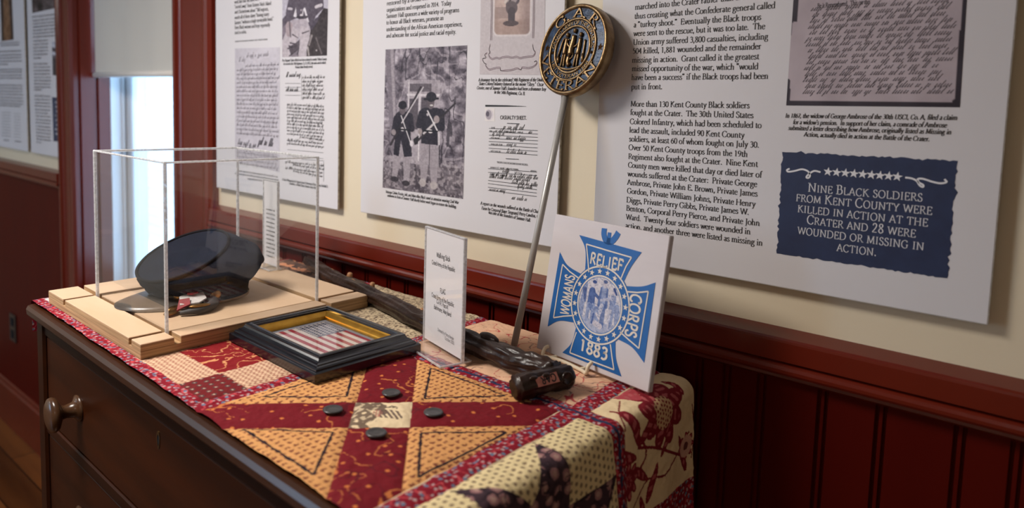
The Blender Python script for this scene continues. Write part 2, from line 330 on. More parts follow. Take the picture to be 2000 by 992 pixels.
# ------------------------------------------------------------------ lettering: drawn strokes, broad-nib for the serif face
GL = {
'a': (40, 'C8,34 13,41 20,42 27,40 29,33 29,8 33,1 38,4|C29,25 14,20 6,12 9,2 18,0 29,8'),
'b': (50, 'L10,70 10,2|C10,33 18,41 27,42 40,36 43,21 38,5 24,-1 10,5|L3,66 10,70'),
'c': (42, 'C36,35 30,41 23,42 10,36 5,21 9,6 21,-1 30,1 37,8'),
'd': (51, 'L39,70 39,0|L39,0 46,2|C39,34 32,41 23,42 9,36 5,20 10,4 22,-1 33,3 39,9|L32,66 39,70'),
'e': (42, 'L6,25 36,25|C36,25 33,38 23,42 10,36 5,21 10,5 22,-1 31,2 37,9'),
'f': (29, 'C34,66 29,71 22,69 16,59 15,45 15,0|L5,42 27,42|s15,0'),
'g': (45, 'C20,42 30,38 32,28 29,18 20,15 10,19 8,28 11,38 20,42|C12,17 7,11 12,5 28,3 38,-4 37,-15 25,-23 11,-22 4,-15 6,-5 13,3|L31,39 43,42'),
'h': (52, 'L10,70 10,0|C10,32 18,40 27,42 36,38 38,28 38,0|s10,0|s38,0|L3,66 10,70'),
'i': (25, 'L12,42 12,0|s12,0|L5,39 12,42|d12,60'),
'j': (24, 'C14,42 14,-8 9,-20 0,-24|d14,60|L6,39 14,42'),
'k': (49, 'L10,70 10,0|L10,17 34,41|L18,24 42,0|s10,0|s42,0|s33,42|L3,66 10,70'),
'l': (25, 'L12,70 12,0|s12,0|L5,66 12,70'),
'm': (79, 'L11,42 11,0|C11,32 19,40 27,42 36,38 38,28 38,0|C38,32 46,40 54,42 63,38 66,28 66,0|s11,0|s38,0|s66,0|L4,39 11,42'),
'n': (53, 'L11,42 11,0|C11,32 19,40 27,42 36,38 39,28 39,0|s11,0|s39,0|L4,39 11,42'),
'o': (48, 'C24,42 38,36 43,21 38,6 24,-1 10,6 5,21 10,36 24,42'),
'p': (50, 'L10,42 10,-24|C10,33 18,41 27,42 40,36 44,21 39,5 25,-1 10,5|s10,-24|L4,39 10,42'),
'q': (50, 'L39,42 39,-24|C39,34 32,41 23,42 9,36 5,20 10,4 22,-1 33,3 39,9|s39,-24'),
'r': (36, 'L11,42 11,0|C11,29 18,40 25,42 32,38|s11,0|L4,39 11,42'),
's': (36, 'C29,34 24,41 17,42 9,38 8,30 15,24 25,19 30,11 27,3 18,-1 10,1 5,9'),
't': (30, 'C13,52 13,10 16,1 22,0 29,5|L4,42 27,42'),
'u': (52, 'C11,42 11,10 15,1 23,-1 32,3 39,10|L39,42 39,0|L39,0 46,2|L4,40 11,42|L32,40 39,42'),
'v': (45, 'L6,42 23,0|L23,0 39,42|s7,42|s38,42'),
'w': (67, 'L6,42 20,0|L20,0 34,42|L34,42 48,0|L48,0 62,42|s7,42|s61,42'),
'x': (46, 'L7,42 39,0|L38,42 8,0|s8,0|s38,0|s8,42|s38,42'),
'y': (45, 'L6,42 23,3|C39,42 23,3 14,-18 5,-23|s7,42|s38,42'),
'z': (42, 'L7,41 36,41|L36,41 6,1|L6,1 37,1'),
'A': (64, 'L5,0 31,66|L31,66 59,0|L15,23 47,23|s6,0|s57,0'),
'B': (57, 'L13,65 13,0|C13,65 30,65 41,60 42,49 38,38 27,35 13,35|C27,35 42,34 49,26 48,11 38,2 26,0 13,0|s10,0|s10,65'),
'C': (64, 'C57,50 50,62 36,66 16,57 6,34 14,9 36,-1 50,3 58,14|L57,50 57,64'),
'D': (73, 'L13,65 13,0|C13,65 35,65 57,56 66,33 57,9 35,0 13,0|s10,0|s10,65'),
'E': (54, 'L13,65 13,0|L10,65 46,65|L13,34 37,34|L10,0 48,0|L46,65 47,53|L48,0 51,13|L37,40 37,28'),
'F': (51, 'L13,65 13,0|L10,65 46,65|L13,34 37,34|L46,65 47,53|L37,40 37,28|s13,0'),
'G': (71, 'C57,50 50,62 36,66 16,57 6,34 14,9 36,-1 50,2 58,8|L58,28 58,6|L57,50 57,64|s58,28'),
'H': (74, 'L13,65 13,0|L60,65 60,0|L13,34 60,34|s13,0|s60,0|s13,65|s60,65'),
'I': (33, 'L16,65 16,0|s16,0|s16,65'),
'J': (34, 'C18,65 18,0 14,-12 4,-16|s18,65'),
'K': (66, 'L13,65 13,0|L13,32 50,65|L24,40 60,0|s13,0|s60,0|s13,65|s50,65'),
'L': (54, 'L13,65 13,0|L10,0 48,0|L48,0 51,13|s13,65'),
'M': (84, 'L12,0 15,65|L15,65 42,4|L42,4 68,65|L68,65 72,0|s12,0|s72,0|s14,65|s69,65'),
'N': (74, 'L13,0 13,65|L13,65 61,0|L61,0 61,65|s13,0|s61,65|s11,65'),
'O': (74, 'C36,66 58,57 67,33 58,9 37,-1 15,9 6,33 15,57 36,66'),
'P': (54, 'L13,65 13,0|C13,65 30,65 44,60 46,48 42,36 30,31 13,31|s13,0|s10,65'),
'Q': (74, 'C36,66 58,57 67,33 58,9 37,-1 15,9 6,33 15,57 36,66|L36,0 70,-15'),
'R': (61, 'L13,65 13,0|C13,65 30,65 43,60 45,48 40,37 28,33 13,33|L27,33 57,0|s13,0|s57,0|s10,65'),
'S': (47, 'C39,52 34,63 23,66 11,60 9,49 16,39 30,32 41,22 41,9 33,0 21,-1 11,3 6,15'),
'T': (63, 'L32,65 32,0|L6,65 58,65|L6,65 5,53|L58,65 59,53|s32,0'),
'U': (71, 'C13,65 13,20 18,5 34,-1 50,5 57,20 57,65|s13,65|s57,65'),
'V': (65, 'L5,65 32,0|L32,0 59,65|s6,65|s58,65'),
'W': (92, 'L5,65 26,0|L26,0 46,65|L46,65 67,0|L67,0 87,65|s6,65|s86,65'),
'X': (64, 'L7,65 57,0|L56,65 8,0|s8,0|s56,0|s8,65|s56,65'),
'Y': (60, 'L5,65 30,30|L55,65 30,30|L30,30 30,0|s6,65|s54,65|s30,0'),
'Z': (58, 'L7,64 51,64|L51,64 6,1|L6,1 53,1'),
'0': (47, 'C23,63 37,52 40,31 37,10 23,-1 9,10 6,31 9,52 23,63'),
'1': (47, 'L24,63 24,0|L13,56 24,63|s24,0'),
'2': (47, 'C9,48 14,60 24,63 36,56 35,40 22,20 6,1|L6,1 41,1'),
'3': (47, 'C9,53 16,62 24,63 35,57 34,43 25,35 16,34|C16,34 33,33 39,20 34,6 20,-1 8,4'),
'4': (47, 'L30,63 30,0|L30,63 5,19|L5,19 43,19|s30,0'),
'5': (47, 'L15,62 38,62|L15,62 12,37|C12,37 28,40 39,30 38,12 26,0 8,1'),
'6': (47, 'C37,60 20,52 8,34 8,12 22,-1 36,6 40,20 34,34 22,37 10,28'),
'7': (47, 'L7,62 41,62|L41,62 18,0'),
'8': (47, 'C23,63 35,57 34,44 23,35 11,24 8,10 23,-1 39,10 35,24 23,35 12,44 12,57 23,63'),
'9': (47, 'C37,34 26,26 12,29 7,43 12,57 24,63 37,54 39,38 34,18 22,5 10,1'),
'.': (23, 'd11,4'), ',': (23, 'd11,4|L12,4 7,-12'), ':': (25, 'd12,4|d12,36'), ';': (25, 'd12,36|d12,4|L12,4 8,-12'),
"'": (20, 'd9,64|L10,64 6,50'), '"': (36, 'd9,64|L10,64 6,50|d23,64|L24,64 20,50'),
'(': (30, 'C24,72 11,52 11,10 24,-14'), ')': (30, 'C6,72 19,52 19,10 6,-14'),
'-': (32, 'L5,22 27,22'), '#': (52, 'L16,62 12,0|L38,62 34,0|L4,42 48,42|L4,20 48,20'), ' ': (24, ''),
}
def catmull(p, k=5):
    p = np.asarray(p, float)
    if len(p) < 3: return p
    closed = np.allclose(p[0], p[-1])
    q = np.vstack([p[-2] if closed else 2*p[0]-p[1], p, p[1] if closed else 2*p[-1]-p[-2]])
    out = []
    for i in range(1, len(q)-2):
        a, b, c, d = q[i-1], q[i], q[i+1], q[i+2]
        for t in np.arange(k)/k:
            out.append(0.5*((2*b)+(-a+c)*t+(2*a-5*b+4*c-d)*t*t+(-a+3*b-3*c+d)*t**3))
    out.append(q[-2]); return np.array(out)
def strip(P, wid):
    """flat ribbon along P (2-D), wid per point -> left, right points"""
    P = np.asarray(P, float); T = np.gradient(P, axis=0); T /= np.linalg.norm(T, axis=1)[:, None]+1e-9
    n = np.stack([-T[:, 1], T[:, 0]], 1)*np.asarray(wid)[:, None]/2
    return P+n, P-n
_gc = {}
def glyph(ch, style):
    """list of (left, right) ribbons in em/100"""
    key = (ch, style)
    if key in _gc: return _gc[key]
    thick, thin, serif = {'serif': (10.4, 4.0, 1), 'bold': (13.0, 5.5, 1), 'sans': (8, 8, 0), 'block': (12.5, 12.5, 0), 'caps': (8.6, 4.2, 1), 'light': (6, 6, 0)}[style]
    out = []
    spec = GL.get(ch, GL[' '])[1]
    for st in spec.split('|') if spec else []:
        c = st[0]; pts = [tuple(float(t) for t in q.split(',')) for q in st[1:].split()]
        if c == 's':
            if serif:
                x, y = pts[0]; out.append(strip([(x-10, y+(1.4 if y < 30 else -1.4)), (x+10, y+(1.4 if y < 30 else -1.4))], [thin, thin]))
            continue
        if c == 'd':
            x, y = pts[0]; r = thick*0.62; a = np.arange(7)/6*PI
            out.append((np.stack([x-r*np.cos(a), y+r*np.sin(a)], 1), np.stack([x-r*np.cos(a), y-r*np.sin(a)], 1))); continue
        P = catmull(pts, 4) if c == 'C' else np.array([pts[0], (np.array(pts[0])+pts[1])/2, pts[1]])
        T = np.gradient(P, axis=0); ang = np.arctan2(T[:, 1], T[:, 0])
        W = thin+(thick-thin)*np.abs(np.sin(ang-0.18))**1.3 if c == 'C' else thin+(thick-thin)*np.abs(np.sin(ang+ (0.35 if abs(math.sin(2*ang[0])) > 0.3 else 0)))**1.3
        if c == 'L' and np.linalg.norm(P[-1]-P[0]) < 12: W = W*0+thin*1.2
        out.append(strip(P, np.clip(W, thin, thick)))
    _gc[key] = out
    return out
def layout(text, style, smallcaps=False, italic=0.0):
    """ribbons in em units, and total advance"""
    x = 0; R = []
    for ch in text:
        k = 1.0
        if smallcaps and ch.islower(): ch = ch.upper(); k = 0.80
        for L, Rr in glyph(ch, style):
            a = L/100*k; b = Rr/100*k
            a = np.stack([a[:, 0]+italic*a[:, 1]+x, a[:, 1]], 1); b = np.stack([b[:, 0]+italic*b[:, 1]+x, b[:, 1]], 1)
            R.append((a, b))
        x += GL.get(ch, GL[' '])[0]/100*k + (0.03 if smallcaps else 0)
    return R, max(x, 1e-6)
def put_text(mb, text, A, B, em, up, nrm, style='serif', italic=0.0, smallcaps=False, lift=0.0014):
    """text from 3-D point A to B, letters em tall"""
    A = np.asarray(A, float); B = np.asarray(B, float); R, adv = layout(text, style, smallcaps, italic)
    ex = (B-A)/adv; up = up - (up @ ex)*ex/(ex @ ex); up = up/np.linalg.norm(up)*em
    for a, b in R:
        n = len(a); v = np.vstack([a, b])
        P = A + v[:, :1]*ex + v[:, 1:]*up + nrm*lift
        mb.add(P, [(i, i+1, n+i+1, n+i) for i in range(n-1)])
def put_fake(mb, A, B, em, up, nrm, seed, gap=True, lift=0.0014, wt=0.10):
    """illegible small print: rows of tiny strokes grouped in words"""
    r = random.Random(seed); A = np.asarray(A, float); B = np.asarray(B, float); Ln = np.linalg.norm(B-A); ex = (B-A)/Ln
    up = up-(up @ ex)*ex; up = up/np.linalg.norm(up); x = 0
    while x < Ln-em*0.5:
        wl = r.randint(2, 9)
        for k in range(wl):
            if x > Ln-em*0.3: break
            h = r.choice([0.42, 0.42, 0.42, 0.68, 0.42]); st = r.choice(['I', 'o', 'n', 'e'])
            for a, b in glyph({'I': 'l' if h > 0.5 else 'i', 'o': 'o', 'n': 'n', 'e': 'e'}[st], 'serif'):
                v = np.vstack([a, b])/100*em; n = len(a)
                mb.add(A+ex*x+v[:, :1]*ex+v[:, 1:]*up+nrm*lift, [(i, i+1, n+i+1, n+i) for i in range(n-1)])
            x += em*r.uniform(0.3, 0.5)
        x += em*0.25
def put_script(mb, A, B, h, up, nrm, seed, w=0.05, slant=0.55, lift=0.0014, dens=1.0):
    """flowing illegible handwriting"""
    r = random.Random(seed); A = np.asarray(A, float); B = np.asarray(B, float); Ln = np.linalg.norm(B-A); ex = (B-A)/Ln
    up = up-(up @ ex)*ex; up = up/np.linalg.norm(up); x = 0
    while x < Ln-h*0.6:
        P = [(x, 0)]
        for k in range(r.randint(2, 6)):
            tall = r.random(); t = 1.0 if tall < 0.22 else (0.45+0.12*r.random()); dn = -0.5 if tall > 0.9 else 0.0
            P += [(x+0.16*h, t*h*0.9), (x+0.10*h, t*h), (x+0.13*h, dn*h+0.03*h), (x+0.28*h, 0.05*h+dn*h*0.2)]
            x += h*r.uniform(0.30, 0.48)
            if x > Ln: break
        P = np.array(P); P = catmull(P, 4); P[:, 0] += slant*P[:, 1]
        T = np.gradient(P, axis=0); W = h*w*(0.55+1.1*np.clip(-T[:, 1]/(np.linalg.norm(T, axis=1)+1e-9), 0, 1))
        a, b = strip(P, W); n = len(a); v = np.vstack([a, b])
        mb.add(A+v[:, :1]*ex+v[:, 1:]*up+nrm*lift, [(i, i+1, n+i+1, n+i) for i in range(n-1)])
        x += h*r.uniform(0.25, 0.5)*dens
def put_line(mb, pts, wid, nrm, lift=0.0014):
    """flat ribbon through 3-D points lying in a plane with normal nrm"""
    P = np.asarray(pts, float); T = np.gradient(P, axis=0); T /= np.linalg.norm(T, axis=1)[:, None]+1e-12
    n = np.cross(nrm, T); wv = np.full(len(P), wid) if np.isscalar(wid) else np.asarray(wid)
    n = n/np.linalg.norm(n, axis=1)[:, None]*wv[:, None]/2; k = len(P)
    mb.add(np.vstack([P+n, P-n])+nrm*lift, [(i, i+1, k+i+1, k+i) for i in range(k-1)])
def put_poly(mb, pts, nrm, lift=0.001):
    P = np.asarray(pts, float)+nrm*lift; mb.add(P, [tuple(range(len(P)))])

# ------------------------------------------------------------------ noise and painted prints
def _h(ix, iy, s):
    n = (ix.astype(np.int64)*374761393 + iy.astype(np.int64)*668265263 + s*1442695041) & 0xFFFFFFFF
    n = ((n ^ (n >> 13))*1274126177) & 0xFFFFFFFF
    return ((n ^ (n >> 16)) & 0xFFFF)/65535.0
def vn(x, y, s=0):
    ix = np.floor(x); iy = np.floor(y); fx = x-ix; fy = y-iy; fx = fx*fx*(3-2*fx); fy = fy*fy*(3-2*fy)
    a = _h(ix, iy, s); b = _h(ix+1, iy, s); c = _h(ix, iy+1, s); d = _h(ix+1, iy+1, s)
    return (a*(1-fx)+b*fx)*(1-fy)+(c*(1-fx)+d*fx)*fy
def fbm(x, y, s=0, o=4):
    t = 0; a = 0.5; n = 0
    for i in range(o): t = t+a*vn(x*2**i, y*2**i, s+i); n += a; a *= 0.5
    return t/n
class Img:
    def __init__(s, W, H, col):
        s.W, s.H = W, H; s.a = np.ones((H, W, 3))*np.array(col, float)
        s.y, s.x = np.mgrid[0:H, 0:W].astype(float); s.x = (s.x+0.5)/W; s.y = (s.y+0.5)/H; s.ar = H/W
    def mix(s, mask, col): m_ = np.clip(mask, 0, 1)[..., None]; s.a = s.a*(1-m_)+np.asarray(col, float)*m_
    def rect(s, x0, y0, x1, y1, col, k=1): s.mix(((s.x >= x0)&(s.x <= x1)&(s.y >= y0)&(s.y <= y1))*k, col)
    def ell(s, cx, cy, rx, ry, col, k=1):
        d = np.sqrt(((s.x-cx)/rx)**2+((s.y-cy)/ry)**2); s.mix(np.clip((1-d)*rx*s.W*0.8+0.5, 0, 1)*k, col)
    def cap(s, x0, y0, x1, y1, r0, r1, col, k=1):
        """tapered capsule; radii as a fraction of the width"""
        X = s.x; Y = s.y*s.ar; y0 *= s.ar; y1 *= s.ar; dx, dy = x1-x0, y1-y0
        t = np.clip(((X-x0)*dx+(Y-y0)*dy)/(dx*dx+dy*dy+1e-9), 0, 1)
        d = np.hypot(X-x0-t*dx, Y-y0-t*dy)-(r0+(r1-r0)*t); s.mix(np.clip(0.5-d*s.W, 0, 1)*k, col)
    def poly(s, P, col, k=1):
        ins = np.zeros_like(s.x, bool); n = len(P)
        for i in range(n):
            x0, y0 = P[i]; x1, y1 = P[(i+1) % n]
            if y0 == y1: continue
            c = ((s.y < y0) != (s.y < y1)) & (s.x < (x1-x0)*(s.y-y0)/(y1-y0)+x0); ins ^= c
        s.mix(ins*1.0*k, col)
    def noise(s, sc, amt, seed, o=4, asp=1.0):
        n = fbm(s.x*sc, s.y*sc*s.ar*asp, seed, o); s.a = np.clip(s.a+(n-0.5)[..., None]*amt, 4, 252)
    def mesh(s, name, corners, nrm, parent, lift=0.001, material=None, mask=None):
        """corners: TL, TR, BR, BL in 3-D"""
        TL, TR, BR, BL = [np.asarray(c, float) for c in corners]
        gx, gy = np.meshgrid(np.linspace(0, 1, s.W), np.linspace(0, 1, s.H)); gx = gx[..., None]; gy = gy[..., None]
        P = (TL*(1-gx)+TR*gx)*(1-gy)+(BL*(1-gx)+BR*gx)*gy+nrm*lift
        return gridmesh(name, P, s.a, parent, material or M['print'], mask)
def gridmesh(name, P, col, parent, material, mask=None, smooth=True):
    H, W = P.shape[:2]; v = P.reshape(-1, 3)*U+np.array([0, 0, ZT])
    base = np.array(parent['_b']) if parent is not None else np.array([v[:, 0].mean(), v[:, 1].mean(), v[:, 2].min()])
    me = bpy.data.meshes.new(name)
    i = (np.arange(H-1)[:, None]*W+np.arange(W-1)[None, :])
    if mask is not None: i = i[mask[:-1, :-1]]
    i = i.ravel(); q = np.stack([i, i+W, i+W+1, i+1], 1); nf = len(q)
    me.vertices.add(len(v)); me.vertices.foreach_set('co', (v-base).ravel())
    me.loops.add(nf*4); me.loops.foreach_set('vertex_index', q.ravel().astype(np.int32))
    me.polygons.add(nf); me.polygons.foreach_set('loop_start', (np.arange(nf)*4).astype(np.int32))
    me.polygons.foreach_set('use_smooth', np.full(nf, smooth))
    me.update(calc_edges=True)
    at = me.color_attributes.new('Col', 'FLOAT_COLOR', 'POINT')
    c = np.ones((len(v), 4)); c[:, :3] = lin(np.clip(col.reshape(-1, 3), 0, 255)); at.data.foreach_set('color', c.ravel())
    me.materials.append(material); me.validate()
    return link(name, me, base, parent)

# ------------------------------------------------------------------ the room
WY = 2.68                                   # face of the plastered wall
ZF = -ZT/U                                  # floor
XL, XR, YF, ZC = -13.6, 4.8, -8.0, 3.45     # other walls and ceiling
WX0, WX1, WZ0, WZ1 = -7.79, -5.63, -1.05, 2.95   # window opening
WT = 0.62                                   # wall thickness
mb = MB()
for a, b in (((XL, WY, ZF), (WX0, WY+WT, ZC)), ((WX1, WY, ZF), (XR, WY+WT, ZC)), ((WX0, WY, WZ1), (WX1, WY+WT, ZC)), ((WX0, WY, ZF), (WX1, WY+WT, WZ0))): mb.box(a, b)
tag(mb.build('wall_back', M['cream']), kind='structure')
mb = MB(); mb.box((XL-0.3, YF, ZF), (XL, WY+WT, ZC)); tag(mb.build('wall_left', M['cream']), kind='structure')
mb = MB(); mb.box((XR, YF, ZF), (XR+0.3, WY+WT, ZC)); tag(mb.build('wall_right', M['cream']), kind='structure')
mb = MB(); mb.box((XL-0.3, YF-0.3, ZF), (XR+0.3, YF, ZC)); tag(mb.build('wall_front', M['cream']), kind='structure')
mb = MB(); mb.box((XL-0.3, YF-0.3, ZF-0.2), (XR+0.3, WY+WT, ZF)); tag(mb.build('floor', M['floor']), kind='structure')
mb = MB(); mb.box((XL-0.3, YF-0.3, ZC), (XR+0.3, WY+WT, ZC+0.2)); tag(mb.build('ceiling', M['ceil']), kind='structure')
CX0, CX1 = -8.17, -5.07                     # outer edges of the window casing
def wainscot(x0, x1, n_board, n_rail, n_base, grooves):
    """tongue and groove boards with a bead between, chair rail, baseboard"""
    mb = MB(); g = sorted([q for q in grooves if x0+0.02 < q < x1-0.02]); prof = [(x0, 0)]
    for q in g:
        prof += [(q-0.020, 0), (q-0.015, 0.014), (q-0.009, 0.014), (q-0.005, 0.002), (q+0.005, 0.002), (q+0.009, 0.014), (q+0.015, 0.014), (q+0.020, 0)]
    prof.append((x1, 0)); V = []; n = len(prof)
    for z in (ZF+0.05, 0.09):
        for x, d in prof: V.append((x, WY-0.030+d, z))
    mb.add(V, [(i, i+1, n+i+1, n+i) for i in range(n-1)])
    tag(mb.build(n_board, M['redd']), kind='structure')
    mb = MB()
    sec = [(WY, 0.212), (WY-0.085, 0.196), (WY-0.094, 0.190), (WY-0.096, 0.182), (WY-0.094, 0.112), (WY-0.080, 0.105), (WY-0.074, 0.100)]
    for k in range(9):
        t = PI*(0.75-k/8*1.2); sec.append((WY-0.072-0.026*math.sin(t)*0.9-0.004, 0.078+0.024*math.cos(t)))
    sec += [(WY-0.062, 0.050), (WY-0.064, 0.040), (WY-0.052, 0.030), (WY-0.034, 0.024), (WY, 0.024)]
    n = len(sec); nx = 2
    V = [(x, y, z) for x in (x0, x1) for y, z in sec]
    mb.add(V, [(i, i+1, n+i+1, n+i) for i in range(n-1)]+[tuple(range(n))[::-1], tuple(range(n, 2*n))])
    tag(mb.build(n_rail, M['red']), kind='structure')
    mb = MB(); sec = [(WY, ZF+0.56), (WY-0.045, ZF+0.56), (WY-0.052, ZF+0.54), (WY-0.060, ZF+0.50), (WY-0.072, ZF+0.48), (WY-0.072, ZF), (WY, ZF)]; n = len(sec)
    V = [(x, y, z) for x in (x0, x1) for y, z in sec]
    mb.add(V, [(i, i+1, n+i+1, n+i) for i in range(n-1)]+[tuple(range(n))[::-1], tuple(range(n, 2*n))])
    tag(mb.build(n_base, M['red']), kind='structure')
gr = [-1.178, -1.063, -0.926, -0.704, -0.512, -0.279, -0.127]; x = 0.08
while x < XR: gr.append(x); x += 0.21
x = -1.36
while x > XL: gr.append(x); x -= rnd.choice([0.22, 0.15, 0.2])
wainscot(CX1, XR, 'trim_1', 'trim_2', 'baseboard_right', gr)
wainscot(XL, CX0, 'trim_3', 'trim_4', 'baseboard_left', [])
# window: jambs, casing, sashes, panes, sill
mb = MB()
JD = 0.26
for a, b in (((WX0, WY, WZ0), (WX0+0.04, WY+JD, WZ1)), ((WX1-0.04, WY, WZ0), (WX1, WY+JD, WZ1)), ((WX0, WY, WZ1-0.04), (WX1, WY+JD, WZ1))): mb.bbox(a, b, 0.004)
mb.bbox((WX0+0.04, WY+0.15, WZ0), (WX0+0.07, WY+JD, WZ1-0.04), 0.004); mb.bbox((WX1-0.07, WY+0.15, WZ0), (WX1-0.04, WY+JD, WZ1-0.04), 0.004)
win = tag(mb.build('window_1', M['red']), kind='structure')
mb = MB()
def casing(x0, x1, z0, z1):
    w = x1-x0; V = []; sec = [(0, 0), (0, .075), (.03, .085), (.06, .085), (.07, .062), (.10, .055), (w-.14, .055), (w-.12, .068), (w-.07, .075), (w-.03, .07), (w, .05), (w, 0)]
    n = len(sec)
    for z in (z0, z1): V += [(x0+x, WY-d, z) for x, d in sec]
    mb.add(V, [(i, i+1, n+i+1, n+i) for i in range(n-1)]+[tuple(range(n))[::-1], tuple(range(n, 2*n))])
casing(CX0, WX0+0.01, WZ0-0.1, WZ1+0.4); casing(WX1-0.01, CX1, WZ0-0.1, WZ1+0.4)
mb.bbox((CX0, WY-.085, WZ1), (CX1, WY, WZ1+.42), .02)
mb.build('casing', M['red'], win)
mb = MB(); mb.bbox((CX0-.05, WY-.16, WZ0-.06), (CX1+.05, WY+JD, WZ0), .015); mb.bbox((CX0, WY-.06, WZ0-.28), (CX1, WY, WZ0-.06), .01); mb.build('sill', M['red'], win)
mb = MB()
ya, yb = WY+JD, WY+WT
for a, b in (((WX0, ya, WZ0), (WX0+.07, yb, WZ1)), ((WX1-.07, ya, WZ0), (WX1, yb, WZ1)), ((WX0, ya, WZ1-.07), (WX1, yb, WZ1)), ((WX0, ya, WZ0), (WX1, yb, WZ0+.06))): mb.bbox(a, b, .006)
mb.bbox((WX0+.07, ya+.10, WZ0), (WX0+.10, ya+.13, WZ1), .004); mb.bbox((WX1-.10, ya+.10, WZ0), (WX1-.07, ya+.13, WZ1), .004)
mb.build('frame', M['vinyl'], win)
for (z0, z1, y) in ((WZ0+.05, 1.46, ya+.14), (1.36, WZ1-.06, ya+.22)):
    mb = MB(); X0, X1 = WX0+.07, WX1-.07; wd = .15
    for a, b in (((X0, y, z0), (X0+wd, y+.07, z1)), ((X1-wd, y, z0), (X1, y+.07, z1)), ((X0+wd, y, z0), (X1-wd, y+.07, z0+wd)), ((X0+wd, y, z1-.12), (X1-wd, y+.07, z1))): mb.bbox(a, b, .012)
    s_ = mb.build('sash', M['vinyl'], win)
    mb = MB(); mb.add([(X0+wd, y+.03, z0+wd), (X1-wd, y+.03, z0+wd), (X1-wd, y+.03, z1-.12), (X0+wd, y+.03, z1-.12)], [(0, 1, 2, 3)]); mb.build('pane', M['wglass'], s_)
# roller blind, half drawn
BY = WY+.12; t = thing('roller_blind', (-6.71, BY, 1.2), 'white roller blind half drawn over the bright window', 'blind')
mb = MB(); nx = 24; V = []; bz = 1.215
for zz in (bz, 2.84):
    for k in range(nx+1):
        x = WX0+.09+(WX1-WX0-.18)*k/nx; V.append((x, BY+.004*math.sin(k*1.1), zz))
V = V+[(x, y+.004, z) for x, y, z in V]; n = nx+1
mb.add(V, [(i, i+1, n+i+1, n+i) for i in range(nx)]+[(2*n+i, 3*n+i, 3*n+i+1, 2*n+i+1) for i in range(nx)], True)
mb.build('blind_fabric', M['blind'], t)
mb = MB(); mb.tube([(WX0+.08, BY, bz-.012), (WX1-.08, BY, bz-.012)], .026, 14); mb.build('bottom_bar', M['blindbar'], t)
mb = MB(); mb.tube([(WX0+.045, BY, 2.86), (WX1-.045, BY, 2.86)], .05, 14); mb.build('roller_tube', M['blindbar'], t)
# clapboard wall of the next building, outside
mb = MB(); z = ZF
while z < 9:
    V = [(-24, 9.0, z), (2, 9.0, z), (2, 8.93, z), (-24, 8.93, z), (-24, 9.0, z+.26), (2, 9.0, z+.26)]
    mb.add(V, [(0, 1, 2, 3), (3, 2, 5, 4)]); z += .26
hs = tag(mb.build('neighbouring_house', M['siding']), 'white clapboard side of a house seen outside the window', 'house')
for x in (-15.4, -12.6):
    mb = MB(); mb.bbox((x, 8.86, ZF), (x+.35, 9.0, 9), .02); mb.build('corner_board', M['vinyl'], hs)
# unseen window added behind the viewer's left for blue light and reflections
w2 = tag(bpy.data.objects.new('added_light_window', None), kind='structure'); C.objects.link(w2); w2['_b'] = [float(x) for x in world((-11.5, YF, 0))]; w2.location = w2['_b']
mb = MB(); X0, X1 = -12.6, -10.4
for a, b in (((X0-.3, YF, -1.2), (X0, YF+.09, 3.2)), ((X1, YF, -1.2), (X1+.3, YF+.09, 3.2)), ((X0, YF, 2.9), (X1, YF+.09, 3.2)), ((X0-.35, YF, -1.3), (X1+.35, YF+.2, -1.1))): mb.bbox(a, b, .02)
mb.build('casing', M['red'], w2)
mb = MB()
for a, b in (((X0, YF, .85), (X1, YF+.06, .98)), ((X0, YF, -1.1), (X0+.1, YF+.06, 2.9)), ((X1-.1, YF, -1.1), (X1, YF+.06, 2.9)), (((X0+X1)/2-.04, YF, -1.1), ((X0+X1)/2+.04, YF+.05, 2.9))): mb.bbox(a, b, .01)
mb.build('sash', M['vinyl'], w2)
mb = MB(); mb.add([(X0, YF+.02, -1.1), (X0, YF+.02, 2.9), (X1, YF+.02, 2.9), (X1, YF+.02, -1.1)], [(0, 3, 2, 1)]); mb.build('glow_pane', emit('added_daylight_glow', (0.46, 0.70, 1.0), 12.0), w2)  # glowing sheet on the solid wall, added to cast bluish light
# outlet on the far wainscot
P = ony(27, 640, WY-.03); t = thing('wall_outlet', (P[0], WY-.03, P[2]-.17), 'dark outlet plate low on the red wainscot by the window', 'outlet')
mb = MB(); mb.bbox((P[0]-.11, WY-.046, P[2]-.17), (P[0]+.11, WY-.03, P[2]+.17), .006); mb.build('cover_plate', M['plate'], t)
for dz in (-.075, .075):
    mb = MB(); mb.bbox((P[0]-.05, WY-.052, P[2]+dz-.05), (P[0]+.05, WY-.046, P[2]+dz+.05), .004); mb.build('socket', M['feltb'], t)
# ceiling lamps
for k, (loc, s, p) in enumerate(LAMPS):
    c = (np.array(loc)-np.array([0, 0, ZT]))/U; r = s/U/2+.06
    t = thing('ceiling_light', (c[0], c[1], ZC), 'square flush ceiling light ' + ('over the quilted dresser', 'behind the viewer', 'in front of the window')[k], 'light', None)
    mb = MB(); mb.bbox((c[0]-r, c[1]-r, c[2]+.03), (c[0]+r, c[1]+r, ZC), .03); mb.build('housing', M['lampw'], t)
    mb = MB(); mb.bbox((c[0]-r+.04, c[1]-r+.04, c[2]), (c[0]+r-.04, c[1]+r-.04, c[2]+.03), .01); mb.build('diffuser', M['lampe'], t)

